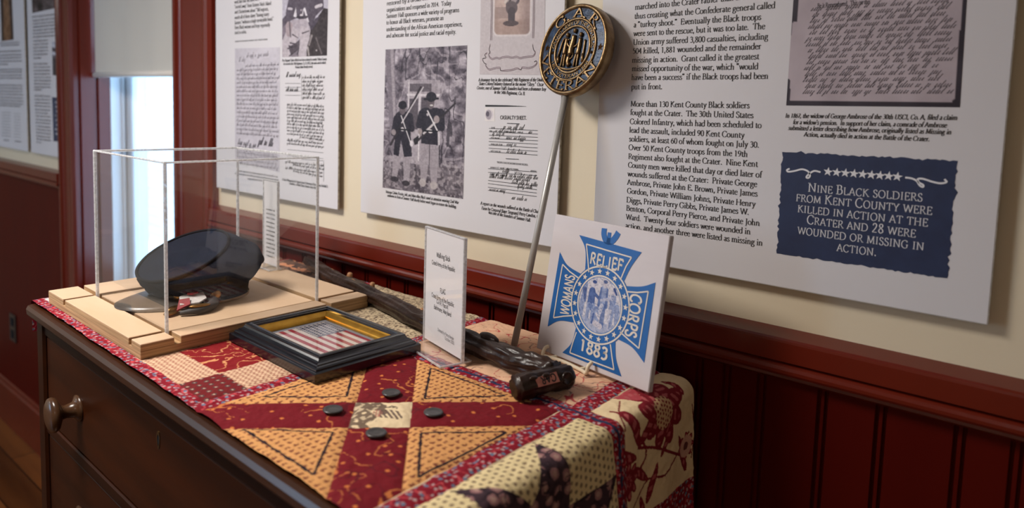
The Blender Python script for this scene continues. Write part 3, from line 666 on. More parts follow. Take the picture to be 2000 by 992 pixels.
# ------------------------------------------------------------------ information panels on the wall
PY = WY-.045; PN = np.array([0, -1.0, 0]); PU = np.array([0, 0, 1.0])
def pt(px, py): return ony(px, py, PY)
def zo(ox, oy, s): return lambda x, y: (ox+x/s, oy+y/s)
def panel(x0, x1, z0, z1, label):
    t = thing('information_panel', ((x0+x1)/2, WY-.03, z0), label, 'panel', 'information panels along the cream wall')
    mb = MB(); mb.bbox((x0, PY, z0), (x1, PY+.014, z1), .002); b = mb.build('board', M['board'], t)
    for x in (x0+.25, x1-.25):
        for z in (z0+.3, z1-.3): mb = MB(); mb.bbox((x-.08, PY+.014, z-.08), (x+.08, WY, z+.08), .004); mb.build('standoff_block', M['boardedge'], t)
    mb = MB(); e = .0012
    mb.box((x1, PY+.001, z0+.002), (x1+e, PY+.013, z1-.002)); mb.box((x0+.002, PY+.001, z0-e), (x1-.002, PY+.013, z0)); mb.build('cut_edge', M['boardedge'], t)
    return t
def textblock(parent, name, material, lines, tf, em, style='serif', italic=0.0, sc=False, up=PU, nrm=PN, pf=None):
    mb = MB(); pf = pf or pt
    for txt, x0, y0, x1, y1 in lines: put_text(mb, txt, pf(*tf(x0, y0)), pf(*tf(x1, y1)), em, up, nrm, style, italic, sc)
    return mb.build(name, material, parent)
idt = lambda x, y: (x, y)

# --- large panel on the near right
P3 = panel(-1.705, -.232, .372, 2.75, 'white text panel about the Crater with navy box, behind the blue cross plaque')
z5 = zo(1160, 0, 1.984)
textblock(P3, 'body_text', M['ink'], [
 ('marched into the Crater rather than around it', 159, 38, 660, -10), ('thus creating what the Confederate general called', 157, 73, 703, 31), ('a "turkey shoot."  Eventually the Black troops', 154, 106, 648, 76),
 ('were sent to the rescue, but it was too late.  The', 153, 140, 663, 112), ('Union army suffered 3,800 casualties, including', 152, 174, 675, 152),
 ('504 killed, 1,881 wounded and the remainder', 150, 208, 648, 190), ('missing in action.  Grant called it the greatest', 148, 243, 640, 229),
 ('missed opportunity of the war, which "would', 147, 276, 637, 268), ('have been a success" if the Black troops had been', 146, 310, 676, 305), ('put in front.', 145, 346, 265, 345),
 ('More than 130 Kent County Black soldiers', 142, 412, 603, 419), ('fought at the Crater.  The 30th United States', 140, 445, 618, 457), ('Colored Infantry, which had been scheduled to', 139, 480, 649, 496),
 ('lead the assault, included 90 Kent County', 137, 513, 583, 534), ('soldiers, at least 60 of whom fought on July 30.', 136, 547, 640, 572), ('Over 50 Kent County troops from the 19th', 134, 580, 596, 608),
 ('Regiment also fought at the Crater.  Nine Kent', 133, 615, 635, 646), ('County men were killed that day or died later of', 132, 648, 650, 688), ('wounds suffered at the Crater:  Private George', 130, 682, 632, 724),
 ('Ambrose, Private John E. Brown, Private James', 129, 715, 634, 761), ('Gordon, Private William Johns, Private Henry', 128, 748, 626, 801), ('Diggs, Private Perry Gibbs, Private James W.', 126, 783, 601, 832),
 ('Benton, Corporal Perry Pierce, and Private John', 125, 815, 643, 875), ('Ward.  Twenty-four soldiers were wounded in', 124, 849, 607, 908), ('action, and another three were listed as missing in', 122, 882, 654, 952)], z5, .0345)
z6 = zo(1500, 0, 3.006)
textblock(P3, 'caption_text', M['ink'], [
 ('In 1867, the widow of George Ambrose of the 30th USCI, Co. A, filed a claim', 100, 690, 1110, 704), ("for a widow's pension.  In support of her claim, a comrade of Ambrose", 145, 728, 1048, 748),
 ('submitted a letter describing how Ambrose, originally listed as Missing in', 118, 762, 1075, 788), ('Action, actually died in action at the Battle of the Crater.', 210, 800, 948, 829)], z6, .0235, 'bold', .22)
# navy call-out with ragged edge
z7 = zo(1480, 270, 2.4808); cn = [np.array(z7(*q)) for q in ((118, 66), (970, 110), (918, 678), (92, 558))]
mb = MB(); rr = random.Random(3); poly = []
for i in range(4):
    a, b = cn[i], cn[(i+1) % 4]; n = 46 if i % 2 == 0 else 34; d = (b-a)/np.linalg.norm(b-a); nn = np.array([d[1], -d[0]])
    amp = (1.6, 3.0, 1.2, 2.2)[i]
    for k in range(n): poly.append(a+(b-a)*(k+(rr.random()-.5)*.6*(k > 0))/n+nn*rr.gauss(0, amp)*(k > 0)*.7)
cm = sum(poly)/len(poly); V = [pt(*cm)]+[pt(*q) for q in poly]; n = len(poly)
mb.add(np.array(V)+PN*.0008, [(0, 1+k, 1+(k+1) % n) for k in range(n)]); co = mb.build('navy_callout', M['navy'], P3)
mb = MB()
for txt, x0, y0, x1, y1 in [('Nine Black soldiers', 243, 258, 800, 306), ('from Kent County were', 185, 304, 847, 371), ('killed in action at the', 193, 357, 826, 428), ('Crater and 28 were', 237, 413, 767, 481), ('wounded or missing in', 193, 462, 807, 544), ('action.', 383, 545, 578, 571)]:
    put_text(mb, txt, pt(*z7(x0, y0)), pt(*z7(x1, y1)), .0485, PU, PN, 'caps', 0, True, .002)
def star(mb, c, r, ex, ey, nrm, lift=.002, rot=0, inner=.40):
    P = [np.asarray(c)+ (r if k % 2 == 0 else r*inner)*(math.sin(rot+k*PI/5)*ex+math.cos(rot+k*PI/5)*ey) for k in range(10)]
    mb.add(np.array([c]+P)+nrm*lift, [(0, 1+k, 1+(k+1) % 10) for k in range(10)])
EX = np.array([1.0, 0, 0])
for k in range(9):
    x = 341+(677-341)*k/8; y = 162+(186-162)*k/8; star(mb, pt(*z7(x, y)), .0165, EX, PU, PN, rot=.1)
for F in ([(305, 164), (275, 158), (250, 172), (236, 188), (246, 192), (254, 180), (244, 160), (215, 150), (180, 158), (150, 162), (142, 154), (155, 147)],
          [(715, 190), (745, 194), (770, 206), (785, 228), (800, 236), (802, 226), (782, 214), (776, 198), (800, 196), (845, 210), (885, 218), (915, 212), (905, 198)]):
    q = catmull(F, 5); put_line(mb, [pt(*z7(*a)) for a in q], .006, PN, .002)
mb.build('callout_text', M['whiteink'], co)
# handwritten pension letter on a dark ground
c4 = [pt(*z6(*q)) for q in ((160, -150), (1178, -150), (1127, 630), (107, 619))]
im = Img(160, 120, (52, 46, 56)); im.poly([(.04, 0), (.975, 0), (.968, .93), (.95, .962), (.028, .962), (.018, .80), (.0, .79), (.004, .365), (.04, .355)], (176, 164, 172)); im.noise(7, 26, 3)
doc = im.mesh('pension_letter', c4, PN, P3, .0008)
mb = MB(); rr = random.Random(11)
for k in range(15):
    y = 20+k*36.5; x0 = 250-k*3.4+rr.uniform(-12, 12); x1 = 1085-k*1.5+rr.uniform(-30, 20); sl = 52*(1-k/14)+2
    if k in (12, 13): x0 += 20 if k == 13 else 0
    put_script(mb, pt(*z6(x0, y+sl*.5+18)), pt(*z6(x1, y-sl*.5+18)), .0200, PU, PN, 50+k, .060, .75, .0016, 1.5)
for txt, x0, y0, x1, y1 in [('Be it Remembered.  This on this', 290, 48, 600, 22)]: put_text(mb, txt, pt(*z6(x0, y0)), pt(*z6(x1, y1)), .024, PU, PN, 'bold', 0, False, .0016)
mb.build('handwriting', M['greyink'], doc)

# --- middle panel with the soldiers' photograph
P2 = panel(-3.335, -1.905, .365, 2.75, 'white text panel with photograph of two soldiers, behind the walking stick sign')
z3 = zo(700, 0, 2.067)
textblock(P2, 'body_text', M['ink'], [('restored by a broad coalition of', 115, 22, 345, -10), ('organizations and reopened in 2014.  Today', 115, 48, 375, 20), ('Sumner Hall sponsors a wide variety of programs', 113, 73, 407, 48),
 ('to honor all Black veterans, promote an', 113, 99, 345, 80), ('understanding of the African American experience,', 113, 126, 420, 105), ('and advocate for social justice and racial equity.', 113, 152, 395, 136)], z3, .0345)
textblock(P2, 'caption_text', M['ink'], [('Veteran Calvin Frazier, left, and Marcellus Black stand at attention wearing Civil War', 110, 778, 405, 823), ('uniforms in front of Sumner Hall shortly before work began to restore the building.', 117, 793, 396, 840),
], z3, .0235, 'bold', .22)
textblock(P2, 'drummer_caption_text', M['ink'], [
 ('A drummer boy in the celebrated 54th Regiment of the United', 485, 328, 752, 328), ('States Colored Infantry featured in the movie "Glory."  Oscar', 487, 343, 748, 347), ("Crozier, one of Sumner Hall's founders had been a drummer boy", 478, 360, 757, 366), ('in the 54th Regiment, Co. B.', 548, 377, 673, 384),
], z3, .0235, 'bold', .22)
textblock(P2, 'casualty_caption_text', M['ink'], [
 ("A report on the wounds suffered at the Battle of Chaffin's", 493, 825, 748, 863), ('Farm by Corporal (later Sergeant) Perry Landon, who', 497, 845, 740, 881), ('was one of the founders of Sumner Hall.', 525, 862, 695, 895)], z3, .0235, 'bold', .22)
def soldiers():
    im = Img(190, 330, (120, 112, 122)); x, y = im.x, im.y
    n = fbm(x*14, y*24, 5, 4); im.a += ((n-.5)*190)[..., None]
    r = np.abs(vn(x*9+2*fbm(x*5, y*8, 9), y*13, 21)-.5); im.mix((r < .05)*.55, (176, 168, 176)); r = np.abs(vn(x*13, y*9+3*fbm(x*6, y*6, 4), 31)-.5); im.mix((r < .035)*.7, (44, 38, 46))
    im.mix((y > .80)*.45, (70, 62, 68)); r = vn(x*50, y*70, 41); im.mix(((r > .62) & (y > .76))*.6, (170, 162, 168))
    im.poly([(.30, .22), (.70, .22), (.72, .80), (.33, .80)], (168, 160, 168), .75)
    im.poly([(.33, .245), (.60, .245), (.60, .30), (.33, .30)], (92, 84, 92)); im.poly([(.33, .35), (.44, .35), (.44, .56), (.34, .56)], (84, 76, 84)); im.poly([(.48, .34), (.60, .34), (.61, .56), (.48, .56)], (84, 76, 84))
    im.rect(.315, .22, .325, .78, (196, 190, 196)); im.rect(.455, .30, .47, .78, (200, 194, 200)); im.rect(.30, .315, .70, .33, (198, 192, 198))
    im.cap(.06, -.02, .15, .72, .06, .045, (118, 110, 120)); im.cap(.085, -.02, .17, .72, .02, .015, (150, 142, 150))
    D = (38, 32, 42); T = (150, 142, 150); F = (96, 86, 92)
    # far soldier
    im.cap(.21, .70, .16, .90, .055, .035, T); im.cap(.31, .70, .32, .92, .055, .035, T)
    im.ell(.16, .925, .055, .02, (52, 46, 52)); im.ell(.31, .945, .05, .02, (52, 46, 52))
    im.poly([(.17, .48), (.34, .48), (.38, .75), (.28, .76), (.235, .64), (.21, .76), (.14, .75)], D)
    im.cap(.22, .48, .30, .48, .07, .07, D); im.cap(.17, .49, .13, .60, .04, .03, D); im.cap(.34, .47, .37, .56, .04, .035, D)
    im.ell(.245, .425, .042, .038, F); im.ell(.245, .395, .055, .03, (34, 28, 36)); im.rect(.19, .40, .30, .408, (30, 26, 32))
    im.cap(.10, .68, .47, .27, .014, .012, (46, 38, 44)); im.cap(.24, .52, .50, .27, .007, .007, (190, 184, 190)); im.cap(.23, .47, .36, .66, .006, .006, (200, 196, 200)); im.ell(.135, .59, .03, .022, (136, 126, 130)); im.ell(.25, .565, .024, .014, (206, 200, 204))
    im.ell(.37, .66, .022, .022, (206, 200, 206)); im.rect(.16, .562, .35, .572, (24, 20, 26))
    # near soldier
    im.cap(.545, .66, .53, .90, .062, .035, T); im.cap(.64, .66, .655, .90, .062, .038, T); im.cap(.595, .66, .595, .86, .006, .004, (88, 80, 88))
    im.ell(.52, .925, .042, .028, (168, 160, 162)); im.ell(.655, .935, .045, .028, (168, 160, 162))
    im.poly([(.50, .42), (.68, .42), (.715, .66), (.49, .655)], D); im.cap(.53, .45, .66, .45, .07, .075, D); im.cap(.50, .45, .46, .53, .05, .04, D); im.cap(.71, .44, .73, .54, .05, .04, D)
    im.ell(.595, .37, .045, .048, F); im.ell(.60, .335, .062, .034, (36, 30, 38)); im.cap(.52, .352, .68, .345, .012, .012, (32, 28, 34)); im.ell(.605, .392, .02, .006, (200, 196, 196))
    im.cap(.42, .655, .88, .375, .013, .010, (50, 42, 46)); im.cap(.52, .585, .68, .49, .012, .012, (186, 180, 184)); im.poly([(.39, .63), (.46, .60), (.45, .66), (.41, .67)], (34, 28, 32)); im.cap(.72, .47, .88, .375, .009, .006, (40, 34, 38))
    im.cap(.56, .43, .70, .58, .008, .008, (206, 202, 206)); im.ell(.67, .485, .034, .026, (150, 138, 140)); im.ell(.475, .575, .026, .02, (140, 130, 132)); im.ell(.60, .568, .028, .013, (214, 208, 210)); im.rect(.50, .562, .71, .574, (22, 18, 24)); im.cap(.70, .57, .705, .66, .012, .012, (190, 184, 190)); im.ell(.56, .455, .014, .010, (180, 174, 180)); im.cap(.71, .66, .715, .80, .006, .004, (36, 30, 36))
    im.noise(60, 34, 77, 2); return im
soldiers().mesh('soldiers_photograph', [pt(*z3(*q)) for q in ((110, 200), (440, 183), (423, 803), (98, 757))], PN, P2)
def drummer():
    im = Img(110, 170, (188, 180, 184)); x, y = im.x, im.y; ins = np.clip(60*(np.minimum(np.minimum(x-.24, .77-x), .67-y)+.0), 0, 1)
    r = np.hypot(np.maximum(np.abs(x-.505)-.205, 0), np.maximum(y-.60, 0)*im.ar*1.0); m_ = (np.clip((.075-r)*60, 0, 1))
    sub = np.ones_like(im.a)*np.array((178, 156, 150)); n = fbm(x*9, y*9, 3); sub += ((n-.5)*60)[..., None]
    def mixin(mask, c):
        nonlocal sub; sub = sub*(1-mask[..., None])+np.array(c, float)*mask[..., None]
    mixin(np.clip((y-.50)*30, 0, 1)*.6, (150, 126, 118)); mixin(((y > .40) & (y < .5) & (x < .5))*.5*n, (90, 76, 78)); mixin(np.clip((x-.62)*9, 0, 1)*.45, (120, 100, 100))
    im.mix(np.clip((.100-r)*60, 0, 1), (206, 198, 200)); im.a = im.a*(1-m_[..., None])+sub*m_[..., None]
    for a in ((.47, -.02, .47, .40, .085, .06), (.53, -.02, .55, .34, .08, .07), (.43, .05, .50, .32, .05, .05)): im.cap(*a, (84, 74, 82))
    im.ell(.50, .30, .10, .08, (150, 138, 140)); im.cap(.40, .36, .56, .20, .02, .02, (196, 184, 180)); im.cap(.42, .40, .60, .22, .012, .012, (70, 60, 66)); im.ell(.50, .41, .09, .06, (92, 80, 84)); im.cap(.5, .44, .5, .53, .055, .05, (74, 64, 70)); im.ell(.49, .545, .12, .025, (84, 70, 72)); im.noise(40, 14, 9, 2)
    return im
dr = drummer().mesh('drummer_photograph', [pt(*z3(*q)) for q in ((497, -150), (757, -165), (750, 303), (490, 300))], PN, P2)
mb = MB(); z9 = zo(940, 0, 4.962); LN = .0030
for off in (0, 12):
    for F in ([(98+off, -60), (98+off, 120), (100+off, 150), (96+off, 200), (92+off, 390)], [(508+off, -60), (506+off, 100), (504+off, 200), (498+off, 370)],
          [(88, 440-off), (78, 480), (88, 515-off), (75, 520), (80, 555-off), (110, 578-off), (150, 566-off), (180, 574-off), (205, 562-off), (260, 556-off), (300, 566-off), (340, 556-off), (380, 570-off), (410, 562-off), (460, 556-off), (505, 548-off), (525, 515-off), (508, 480), (500, 440-off)],
          [(60, 520-off), (35, 530), (48, 560), (15, 570), (30, 610), (50, 620), (45, 640-off*.5), (80, 680-off), (130, 668-off), (185, 664-off), (190, 684), (240, 690-off), (300, 684-off), (350, 668-off), (385, 676), (400, 660-off), (460, 666-off), (510, 650-off), (540, 620-off), (535, 590), (515, 600)]):
        q = catmull(F, 4); put_line(mb, [pt(*z9(*a)) for a in q], LN, PN, .0018)
mb.build('scroll_border', mat('mauve_ink', (120, 100, 108), .6), dr)
zc = zo(930, 190, 4.131); mb = MB()
put_text(mb, 'CASUALTY SHEET.', pt(*zc(195, 176)), pt(*zc(408, 180)), .026, PU, PN, 'bold'); put_line(mb, [pt(*zc(75, 68)), pt(*zc(250, 70)), pt(*zc(405, 74))], [.009, .007, .001], PN)
put_text(mb, 'THIS ONLY GIVES THE INFORMATION AND RECORDS.', pt(*zc(168, 530)), pt(*zc(418, 552)), .013, PU, PN, 'bold')
for k, (x0, y0, x1, y1) in enumerate([(105, 250, 498, 268), (105, 278, 498, 296), (105, 305, 498, 323), (105, 332, 498, 350), (103, 356, 497, 378), (103, 384, 497, 408), (102, 410, 496, 436), (102, 440, 496, 466), (98, 575, 492, 603), (98, 605, 492, 632), (97, 670, 490, 718), (97, 695, 490, 745), (97, 725, 490, 772), (97, 750, 490, 800)]): put_line(mb, [pt(*zc(x0, y0)), pt(*zc((x0+x1)/2, (y0+y1)/2)), pt(*zc(x1, y1))], .0022, PN)
put_line(mb, [pt(*zc(250, 210)), pt(*zc(300, 212)), pt(*zc(352, 214))], .003, PN); put_line(mb, [pt(*zc(240, 495)), pt(*zc(290, 498)), pt(*zc(345, 500))], .003, PN)
for k, (x0, y0, x1, y1, h) in enumerate([(215, 255, 380, 262, .034), (150, 280, 320, 290, .026), (420, 292, 450, 294, .03), (130, 303, 220, 308, .026), (240, 337, 415, 345, .028), (245, 388, 340, 393, .026), (245, 447, 415, 460, .030), (210, 605, 270, 610, .026), (110, 628, 495, 662, .028), (105, 648, 445, 680, .028), (285, 695, 490, 715, .026), (330, 728, 470, 742, .026), (105, 752, 230, 766, .028), (285, 822, 430, 838, .030)]): put_script(mb, pt(*zc(x0, y0)), pt(*zc(x1, y1)), h*.7, PU, PN, 200+k, .075)
for k, (x0, y0, x1, y1) in enumerate([(122, 250, 155, 252), (110, 276, 130, 277), (335, 286, 385, 290), (240, 285, 290, 288), (120, 332, 200, 337), (120, 382, 212, 387), (118, 438, 200, 443), (115, 570, 350, 588), (440, 598, 490, 602), (310, 612, 372, 618)]): put_fake(mb, pt(*zc(x0, y0)), pt(*zc(x1, y1)), .014, PU, PN, 300+k)
mb.build('casualty_sheet', M['ink'], P2)
im = Img(40, 60, (206, 200, 206)); im.ell(.4, .5, .3, .36, (120, 112, 126), .5); im.ell(.3, .45, .16, .2, (60, 54, 66), .7); im.noise(6, 30, 5); im.a = np.where((np.hypot(im.x-.45, (im.y-.5)) > .42)[..., None], np.array((218, 214, 214.)), im.a)
im.mesh('ink_smudge', [pt(*zc(*q)) for q in ((70, 85), (150, 88), (150, 195), (70, 192))], PN, P2, .0008)

# --- left panel with the seated soldier, seen through the case
P1 = panel(-5.02, -3.555, .352, 2.75, 'white panel with seated soldier photograph and handwritten letters, beside the window casing')
z8 = zo(440, 0, 4.958)
textblock(P1, 'body_text', M['ink'], [('week later that 500 slaves were', 90, 35, 330, 3), ('"carried away" from Eastern Neck Island', 90, 82, 445, 46), ('and Chestertown about "300 negroes,', 92, 132, 420, 100), ('nearly all of them slaves "leaving many', 92, 185, 425, 150),
 ('farmers "without a single serviceable hand."', 92, 236, 470, 196), ('Even Black women and boys reportedly', 92, 282, 435, 255), ('tried to enlist.', 92, 332, 208, 322)], z8, .0345)
zs = zo(420, 0, 2.3633)
textblock(P1, 'caption_text', M['ink'], [('First Sergeant Taylor Aldrich was born enslaved in nearby Talbot County.', 310, 284, 517, 277), ('He served in the 19th Regiment, Co. B, USCI, the same unit in which', 316, 300, 512, 294), ('Private Adam Brantly served.', 370, 315, 452, 312),
], zs, .0225, 'bold', .22)
textblock(P1, 'deed_caption_text', M['ink'], [
 ('A Deed of Manumission for Sergeant James H. Berryman of Kent County, Rockhall, E.', 310, 832, 522, 866), ('Chambers, a United States Senator from 1826.', 342, 850, 470, 873)], zs, .0225, 'bold', .22)
mb = MB()
for k, (x0, y0, x1, y1) in enumerate([(97, 408, 413, 386)]): put_fake(mb, pt(*z8(x0, y0)), pt(*z8(x1, y1)), .018, PU, PN, 400)
for k, (x0, y0, x1, y1) in enumerate([(100, 790, 290, 820), (92, 803, 298, 835), (150, 828, 230, 838)]): put_fake(mb, pt(*zs(x0, y0)), pt(*zs(x1, y1)), .0215, PU, PN, 410+k)
mb.build('small_print', M['ink'], P1)
def seated():
    im = Img(130, 175, (176, 172, 186)); zz = lambda x, y: ((x-90)/735, (y+330)/1250); D = (84, 76, 88); T = (176, 168, 176)
    def c(x0, y0, x1, y1, r0, r1, col): a, b = zz(x0, y0), zz(x1, y1); im.cap(*a, *b, r0/735, r1/735, col)
    def pz(P_, col, k=1): im.poly([zz(*p_) for p_ in P_], col, k)
    pz([(90, 300), (180, 290), (180, 560), (90, 640)], (120, 110, 122)); pz([(760, 190), (830, 210), (830, 930), (490, 930), (540, 500)], (58, 50, 52))
    im.ell(*zz(480, -270), .12, .09, (110, 96, 98))
    pz([(230, -140), (300, -200), (660, -200), (740, -100), (760, 190), (640, 300), (560, 520), (480, 400), (340, 300), (250, 330), (110, 420), (90, 300), (150, 240), (160, 150)], D)
    pz([(260, 330), (500, 330), (560, 500), (400, 560), (250, 480)], (166, 158, 168)); pz([(240, 400), (400, 540), (340, 690), (200, 750), (240, 930), (90, 930), (90, 660), (170, 480)], T)
    pz([(400, 420), (560, 510), (545, 640), (500, 800), (505, 930), (370, 930), (390, 700), (385, 600)], T); pz([(330, 690), (392, 640), (385, 790), (250, 910), (200, 760)], (84, 76, 84)); pz([(240, 900), (380, 800), (370, 930), (250, 930)], (128, 120, 130))
    pz([(155, 430), (215, 340), (245, 400), (240, 560), (205, 585), (150, 500)], (168, 156, 162)); pz([(560, 440), (640, 330), (720, 300), (640, 430), (580, 520)], (76, 68, 80))
    im.poly([zz(320, 130), zz(340, 300), zz(280, 270)], (206, 202, 210)); c(460, 170, 520, 370, 14, 14, (206, 202, 210)); c(440, 180, 430, 270, 8, 8, (196, 192, 200)); im.ell(*zz(405, 268), .024, .018, (208, 200, 206)); c(340, 290, 500, 300, 14, 14, (60, 54, 62)); im.ell(*zz(405, 185), .012, .010, (190, 180, 190))
    c(210, 420, 200, 540, 60, 40, (160, 146, 152)); c(215, 350, 235, 590, 10, 10, (96, 88, 96)); c(640, 160, 720, 140, 20, 20, (190, 184, 192)); c(200, 140, 250, 150, 16, 16, (186, 180, 190))
    for a in ((230, 690, 340, 720), (210, 740, 300, 770), (190, 780, 350, 740), (270, 560, 360, 620), (430, 550, 540, 520), (220, 900, 360, 800), (350, 880, 380, 780)): c(*a, 9, 4, (62, 54, 62))
    c(580, 600, 540, 740, 16, 12, (140, 132, 134)); c(650, 640, 740, 880, 10, 10, (104, 96, 98)); c(520, 780, 540, 900, 14, 10, (150, 144, 144)); im.ell(*zz(660, 830), .014, .010, (186, 180, 182)); im.noise(26, 44, 8, 3); return im
seated().mesh('seated_soldier_photograph', [pt(*z8(*q)) for q in ((555, -190), (1003, -260), (985, 538), (552, 554))], PN, P1)
im = Img(90, 190, (190, 186, 196)); im.noise(4, 20, 2); im.noise(20, 16, 4)
im.rect(0, .86, 1, 1, (170, 166, 176), .35); ltr = im.mesh('letter_scan', [pt(*zs(*q)) for q in ((92, 224), (300, 218), (298, 795), (93, 742))], PN, P1)
mb = MB()
put_script(mb, pt(*zs(145, 265)), pt(*zs(245, 258)), .03, PU, PN, 1, .07); put_script(mb, pt(*zs(110, 285)), pt(*zs(150, 283)), .03, PU, PN, 2, .07)
for k in range(17):
    y = 305+k*20.0; dy = -8+k*1.4; put_script(mb, pt(*zs(100+(40 if k == 0 else 0), y-dy*.5)), pt(*zs(294-4*(k % 3), y+dy*.5)), .019, PU, PN, 500+k, .09)
put_script(mb, pt(*zs(105, 665)), pt(*zs(185, 680)), .04, PU, PN, 530, .12); put_script(mb, pt(*zs(200, 665)), pt(*zs(262, 675)), .05, PU, PN, 531, .16); put_script(mb, pt(*zs(105, 682)), pt(*zs(185, 696)), .03, PU, PN, 532, .10)
for k in range(4): put_script(mb, pt(*zs(100, 700+k*18)), pt(*zs(290, 722+k*20)), .022, PU, PN, 540+k, .06)
mb.build('handwriting', M['greyink'], ltr)
mb = MB()
for k in range(6): put_script(mb, pt(*zs(403, 362+k*18.5)), pt(*zs(505, 360+k*19.5)), .019, PU, PN, 560+k, .085)
put_script(mb, pt(*zs(328, 355)), pt(*zs(392, 353)), .030, PU, PN, 570, .1); put_script(mb, pt(*zs(328, 418)), pt(*zs(392, 422)), .028, PU, PN, 571, .1)
for k in range(13):
    y = 485+k*15.0; put_script(mb, pt(*zs(332+(60 if k == 10 else 0), y)), pt(*zs(503, y+10+k*.6)), .0165, PU, PN, 580+k, .085)
for k in range(4): put_script(mb, pt(*zs(324+(36 if k % 2 else 0), 750+k*14)), pt(*zs(502, 768+k*17)), .0165, PU, PN, 600+k, .085)
for k, y in enumerate((385, 403, 421, 440)): put_line(mb, [pt(*zs(325, y)), pt(*zs(360, y)), pt(*zs(395, y))], .002, PN)
put_line(mb, [pt(*zs(400, y)) for y in (345, 380, 420, 460)], .002, PN); put_line(mb, [pt(*zs(502, y)) for y in (740, 790, 838)], .002, PN)
for k, (a, b, c_, d) in enumerate([(335, 690, 500, 705), (335, 715, 500, 732), (400, 735, 500, 742)]): put_line(mb, [pt(*zs(a, b)), pt(*zs((a+c_)/2, (b+d)/2)), pt(*zs(c_, d))], .002, PN)
mb.build('manumission_deed', M['ink'], P1)

# --- two panels beyond the window
def far_panel(x0, x1, lab, navy):
    t = panel(x0, x1, .355, 2.75, lab); mb = MB(); k = 0
    return t, mb
zf = zo(0, 0, 3.2)
P4, mb = far_panel(-9.09, -8.22, 'white text panel with navy box, on the far wall beside the window casing', True)
for k, (y, x0, x1) in enumerate([(112, 200, 372), (135, 205, 384), (155, 205, 384), (175, 206, 384), (196, 206, 384), (216, 206, 384), (237, 207, 384), (262, 208, 300), (283, 208, 302), (304, 208, 302), (325, 208, 302), (346, 208, 302), (368, 210, 258), (405, 210, 300), (425, 211, 312), (446, 211, 316), (467, 212, 316), (488, 213, 318), (508, 213, 318), (528, 213, 316), (548, 214, 318), (565, 215, 265), (603, 216, 318), (625, 217, 316), (646, 218, 316), (666, 218, 318), (688, 219, 318), (708, 220, 300), (728, 221, 316), (750, 222, 318), (770, 223, 318), (792, 224, 316), (812, 225, 318), (832, 226, 318), (853, 226, 318), (872, 227, 318), (893, 228, 262)]):
    put_fake(mb, pt(*zf(x0, y)), pt(*zf(x1, y-(470-y)*.0*1)) if False else pt(*zf(x1, y+(y-480)*.055*(x1-x0)/170)), .0345, PU, PN, 700+k)
mb.build('body_text', M['greyink'], P4)
im = Img(50, 40, (60, 48, 50)); im.noise(7, 150, 3); im.mesh('group_photograph', [pt(*zf(*q)) for q in ((196, -60), (384, -95), (384, 42), (203, 82))], PN, P4)
im = Img(40, 60, (90, 84, 96)); im.rect(0, 0, 1, .4, (178, 178, 192)); im.poly([(0, .16), (1, .32), (1, .42), (0, .28)], (80, 74, 84)); im.rect(0, .5, 1, 1, (52, 44, 50)); im.noise(6, 80, 6); im.mesh('building_photograph', [pt(*zf(*q)) for q in ((325, 262), (400, 255), (404, 476), (331, 470))], PN, P4)
mb = MB(); q = [pt(*zf(*a)) for a in ((326, 607), (412, 612), (418, 890), (335, 882))]; put_poly(mb, [q[0], q[3], q[2], q[1]], PN); cb = mb.build('navy_callout', M['navy'], P4)
mb = MB()
for k in range(8): put_fake(mb, pt(*zf(345+(k % 3)*3, 645+k*28)), pt(*zf(402, 648+k*28.6)), .045, PU, PN, 760+k, lift=.002)
mb.build('callout_text', M['whiteink'], cb)
P5, mb = far_panel(-10.9, -9.19, 'white text panel at the far end of the wall, farther from the window', False)
for k, (y, x0, x1) in enumerate([(290, 5, 120), (275, 0, 124), (330, -60, 132), (352, -60, 134), (370, -60, 134), (390, -60, 136), (408, -60, 52), (440, -60, 140), (455, -60, 140), (475, -60, 140), (492, -60, 140), (535, -60, 142), (553, -60, 142), (572, -60, 144), (590, -60, 144), (610, -60, 146), (628, -60, 146), (645, -60, 148), (660, -60, 130), (878, 25, 60), (886, 95, 135)]):
    put_fake(mb, pt(*zf(x0, y)), pt(*zf(x1, y+(y-480)*.05*(x1-x0)/170)), .0345, PU, PN, 800+k)
for k in range(9): put_fake(mb, pt(*zf(12, 705+k*18)), pt(*zf(68, 707+k*18.5)), .02, PU, PN, 840+k); put_fake(mb, pt(*zf(88, 712+k*18)), pt(*zf(130, 714+k*18.5)), .016, PU, PN, 850+k)
mb.build('body_text', M['greyink'], P5)
im = Img(40, 70, (58, 38, 34)); im.cap(.5, .1, .5, .9, .2, .3, (120, 84, 56)); im.noise(6, 90, 13); im.mesh('portrait_photograph', [pt(*zf(*q)) for q in ((0, -60), (72, -75), (86, 248), (10, 258))], PN, P5)

# ------------------------------------------------------------------ dresser
DA = -0.032                                   # the dresser stands slightly askew to the wall
DO = np.array([-2.53, 0, 0]); DR = rotz(DA)
def dfront(x): return 1.068+(x-DO[0])*math.tan(DA)          # front edge line of the top
DC = np.array([-2.53, 1.068, 0])
D = thing('dresser', (-2.53, 1.80, ZF), 'dark stained wooden chest of drawers under the patchwork quilt', 'dresser')
hw = 1.385; HR_ = 1.285; dep = 1.44; ZQ = -.016
def dbox(name, a, b, r, m_, parent=D):
    mb = MB(); mb.bbox(a, b, r, DR, DC); return mb.build(name, m_, parent)
mb = MB(); sec = [(0.0, ZQ-.06), (-.012, ZQ-.045), (-.014, ZQ-.02), (-.006, ZQ-.004), (.012, ZQ), (dep, ZQ), (dep, ZQ-.06)]
V = [np.array((x, y, z)) for x in (-hw-.012, HR_+.012) for y, z in sec]; n = len(sec)
mb.add([v @ DR.T+DC for v in V], [(i, n+i, n+i+1, i+1) for i in range(n-1)]+[(0, n-1, 2*n-1, n)]+[tuple(range(n)), tuple(range(n, 2*n))[::-1]])
